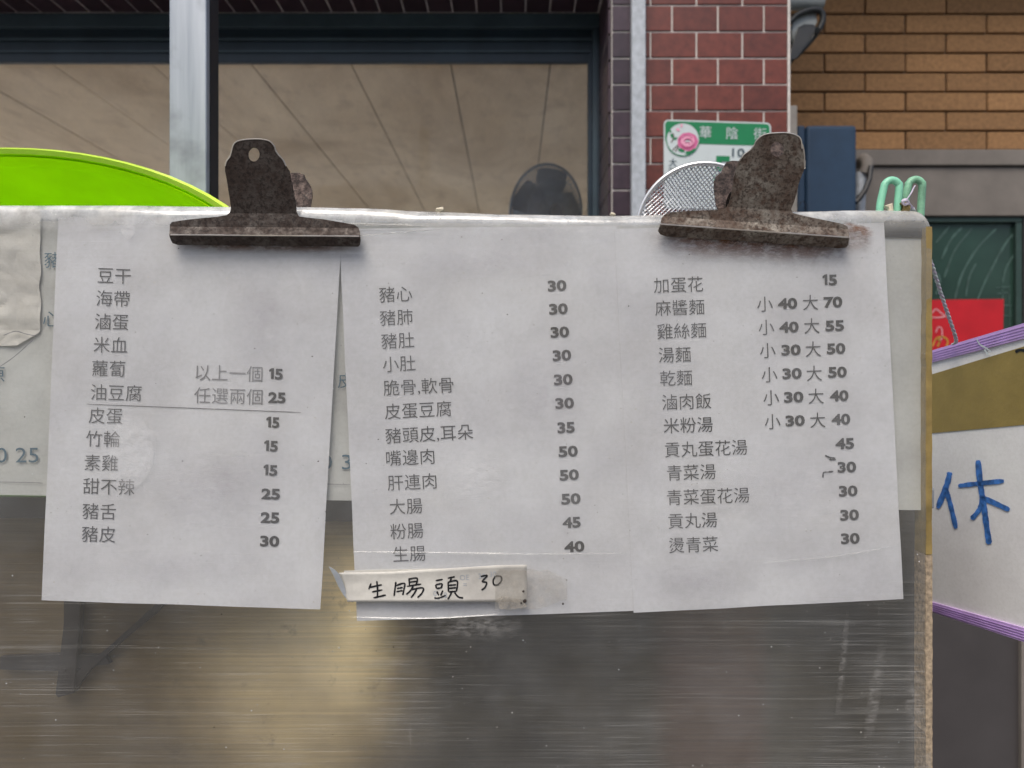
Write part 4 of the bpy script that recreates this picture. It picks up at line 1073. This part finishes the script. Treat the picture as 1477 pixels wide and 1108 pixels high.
# ------------------------------------------------------------------ green basin
DG = .72
gb = empty('green_basin', tuple(P(10, 500, DG)), 'lime green plastic basin leaning behind the left end of the menu board', 'basin')
R0 = 420 / F * DG
prof = [(R0 * .60, .20), (R0 * .72, .198), (R0 * .80, .15), (R0 * .93, .045), (R0 * .955, .030), (R0 * .955, .022), (R0 * .985, .019), (R0 * .99, .008), (R0, .005), (R0 * 1.0, -.003), (R0 * .985, -.006), (R0 * .965, -.002), (R0 * .95, .015), (R0 * .90, .05), (R0 * .78, .15), (R0 * .70, .19), (.0001, .192)]
bc = P(12, 215, DG)
# oval basin standing on its long side, its open side towards the street
ax = Matrix.Rotation(R(82.0), 4, 'X') @ Matrix.Diagonal((1, .578, 1, 1))
def lathe(name, prof, mtx, m, parent, n=72):
    bm = bmesh.new(); rings = []
    for r_, h in prof: rings.append([bm.verts.new(mtx @ Vector((r_ * math.cos(2 * math.pi * k / n), r_ * math.sin(2 * math.pi * k / n), -h))) for k in range(n)])
    for A, B in zip(rings[:-1], rings[1:]):
        for k in range(n): bm.faces.new((A[k], A[(k + 1) % n], B[(k + 1) % n], B[k]))
    return from_bm(name, bm, m, parent, smooth=True)
# place so that the highest rim point is at the pixel of the photograph
vtop = ax @ Vector((0, R0, 0))
mt = Matrix.Translation(bc - vtop) @ ax
lathe('bowl', [(.0001, .2)] + prof[:6], mt, M['lime'], gb)
lathe('inner_wall', prof[11:], mt, M['lime'], gb)
lathe('rim', prof[5:12], mt, M['lime_rim'], gb)
lathe('ridge', [(R0 * .962, .004), (R0 * .950, -.001), (R0 * .938, .006), (R0 * .932, .016)], mt, M['lime'], gb)

# ------------------------------------------------------------------ strainer
DS = .70
sn = empty('wire_strainer', tuple(P(1012, 420, DS)), 'round steel wire mesh strainer standing behind the board left of the right clip', 'strainer')
rs = 92.5 / F * DS; sc_ = P(1013, 236 + 94.5, DS)
smt = Matrix.Translation(sc_) @ Matrix.Rotation(R(6), 4, 'X') @ Matrix.Rotation(R(-6), 4, 'Z')
tube('rim', [smt @ Vector((rs * math.cos(2 * math.pi * k / 72), 0, rs * math.sin(2 * math.pi * k / 72))) for k in range(72)], .0021, M['chrome'], sn, 10, closed=True)
bm = bmesh.new(); spc = .0029; K = int(rs / spc)
for dirn in (0, 1):
    for k in range(-K, K + 1):
        u = k * spc; h = math.sqrt(max(0, rs * rs - u * u))
        if h < .004: continue
        nseg = max(6, int(h * 2 / (spc * 2))); pts = []
        for s in range(nseg + 1):
            v = -h + 2 * h * s / nseg
            r2 = (u * u + v * v) / (rs * rs)
            a = R(42)
            uu, vv = (u, v) if dirn == 0 else (v, u)
            X = uu * math.cos(a) - vv * math.sin(a); Zz = uu * math.sin(a) + vv * math.cos(a)
            yb = .022 * (1 - r2) + .0004 * (1 if (s + k + dirn) % 2 else -1)
            pts.append(smt @ Vector((X + .0002 * rnd.uniform(-1, 1), yb, Zz + .0002 * rnd.uniform(-1, 1))))
        tube_bm(bm, pts, .00068, 5, caps=False)
from_bm('wire_mesh', bm, M['chrome'], sn, smooth=True)
tube('handle', [smt @ Vector((0, 0, -rs)), smt @ Vector((.01, .01, -rs - .06)), Vector((sc_.x + .02, DS + .02, CTOP + .018))], .004, M['chrome'], sn, 10)

# ------------------------------------------------------------------ clothes peg and cord
DK = .582
pg = empty('clothes_peg', tuple(P(1300, 305, DK)), 'mint green plastic clothes peg with two loop handles on the board corner', 'peg')
def loop(cx, top_, w_, bottom, lean, m, d):
    pts = []
    h = w_ / 2
    for y in (bottom, bottom - 12, bottom - 24): pts.append((cx - h + lean * (bottom - y) * .25, y))
    for k in range(1, 10):
        a = math.pi * (1 - k / 10); pts.append((cx + lean * (bottom - top_) * .45 + h * .92 * math.cos(a), top_ + h - h * math.sin(a)))
    for y in (bottom - 24, bottom - 12, bottom): pts.append((cx + h + lean * (bottom - y) * .30, y))
    L_ = smooth_line([P(x, y, d) for x, y in pts], 3)
    bm = bmesh.new(); tube_bm(bm, L_, .0026, 10, rr=[.0029] * len(L_))
    return from_bm('arm', bm, m, pg, smooth=True)
loop(1281, 260, 25, 318, .20, M['mint'], DK)
loop(1316, 259, 23, 318, .16, M['mint_dirty'], DK + .008)
coil = []
for k in range(60):
    a = 2 * math.pi * k / 14; coil.append(P(1305, 299, DK - .004) + Vector((-.003 + k * .0001, math.cos(a) * .0034, math.sin(a) * .0034)))
tube('spring', coil, .0007, M['ochre'], pg, 6)
tube('knot', smooth_line([P(1301, 291, DK - .008), P(1306, 288, DK - .009), P(1310, 292, DK - .009), P(1305, 295, DK - .009), P(1302, 291, DK - .01), P(1308, 289, DK - .01), P(1311, 294, DK - .008), P(1316, 300, DK)], 4), .0011, M['cord'], pg, 7)
tube('loose_string', smooth_line([P(1308, 288, DK - .009), P(1314, 279, DK - .008), P(1318, 271, DK - .005), P(1320, 268, DK)], 4), .0005, M['cord'], pg, 5)
tube('grip', [P(1279, 300, DK - .004), P(1283, 296, DK - .004), P(1284, 306, DK - .004)], .0026, M['crumb'], pg, 8)

# hanging white board: plane through three points, almost edge-on
def dep(x): return .745 + (1345 - x) / 132 * -.0      # unused helper
A3, B3, C3 = P(1345, 507, .72), P(1477, 467, .62), P(1477, 925, .62)
pn = (B3 - A3).cross(C3 - A3).normalized()
if pn.y > 0: pn = -pn
O3 = Vector((0, 0, CZ))
def onb(x, y, lift=0.0):
    r_ = P(x, y, 1) - O3
    t = (A3 - O3).dot(pn) / r_.dot(pn)
    return O3 + r_ * t + pn * lift
hb = empty('hanging_sign', tuple(onb(1440, 700)), 'white handwritten sign board with lilac edges hanging at the right', 'sign')
def bplate(name, pts, lift, thick, m):
    bm = bmesh.new()
    a = [bm.verts.new(onb(x, y, lift)) for x, y in pts]; b = [bm.verts.new(onb(x, y, lift - thick)) for x, y in pts]
    bm.faces.new(a); bm.faces.new(b[::-1]); n = len(a)
    for i in range(n): bm.faces.new((a[i], b[i], b[(i + 1) % n], a[(i + 1) % n]))
    return from_bm(name, bm, m, hb)
XL, XRr = 1339, 1620
def ly(x, y1345, y1477):
    """height on a straight line of the board, continued beyond the frame"""
    p, q = onb(1345, y1345), onb(1477, y1477)
    # intersect with vertical picture column x
    k = (x - CX) / F
    t = (k * p.y - p.x) / ((q.x - p.x) - k * (q.y - p.y)); s = p.lerp(q, t)
    return CY - (s.z - CZ) / s.y * F
def band(name, top_, bot_, lift, thick, m):
    xs = [XL, 1400, 1477, 1540]
    pts = [(x, ly(x, *top_)) for x in xs] + [(x, ly(x, *bot_)) for x in reversed(xs)]
    return bplate(name, pts, lift, thick, m)
band('board', (509, 470), (880, 922), 0, .006, M['white_board'])
band('olive_tape', (540, 500), (625, 613), .0006, .0007, M['olive'])
band('top_edging', (506, 467), (523, 489), .0020, .0100, M['purple'])
band('bottom_edging', (868, 905), (882, 925), .0020, .0100, M['purple'])
for t in (.2, .4, .6, .8):
    for (a0, a1, b0, b1) in ((506, 467, 523, 489), (868, 905, 882, 925)):
        ya = a0 + (b0 - a0) * t; yb = a1 + (b1 - a1) * t
        band('edging_rib', (ya, yb), (ya + .7, yb + 1.0), .0026, .0006, M['purple'])
Z5 = lambda pts: [(1300 + x / 2.215, 450 + y / 2.215) for x, y in pts]
fb = lambda x, y: onb(x, y, .0007)
for nm, l, wd in (('stroke', [(157, 512), (148, 550), (118, 627)], 8), ('stroke', [(143, 560), (160, 620), (177, 692)], 7), ('stroke', [(184, 556), (250, 548), (330, 540)], 6.5), ('stroke', [(247, 474), (254, 545), (266, 620), (274, 680), (283, 742)], 8.5), ('stroke', [(262, 590), (252, 630), (226, 662)], 7), ('stroke', [(262, 594), (290, 606), (348, 633)], 7.5)):
    strokes('marker_stroke', [Z5(l)], wd, fb, M['marker'], hb, .25)
strokes('scuff', [[(1413, 489), (1418, 497), (1428, 503), (1434, 508)], [(1424, 504), (1430, 512)]], 2.0, lambda x, y: onb(x, y, .0032), M['plate_white'], hb, .5)
strokes('dark_mark', [[(1466, 508), (1472, 505), (1480, 506)]], 4, lambda x, y: onb(x, y, .001), M['black_rubber'], hb, .5)
# twisted cord from the peg to the board
cpts = smooth_line([P(1316, 300, DK + .004), P(1330, 345, .60), P(1345, 385, .615), P(1356, 420, .63), P(1368, 456, .645), P(1379, 490, .665), onb(1382, 497, .006)], 8)
co = empty('cord', tuple(cpts[0]), 'lilac and white twisted cord from the peg down to the hanging sign', 'cord')
for ph in (0, math.pi):
    L_ = []
    N = 160
    for k in range(N + 1):
        t = k / N * (len(cpts) - 1); i = min(int(t), len(cpts) - 2); p = cpts[i].lerp(cpts[i + 1], t - i)
        a = k * .72 + ph
        L_.append(p + Vector((math.cos(a) * .00085, math.sin(a) * .00085, 0)))
    tube('strand', L_, .00095, M['cord'] if ph == 0 else M['plate_white'], co, 6)
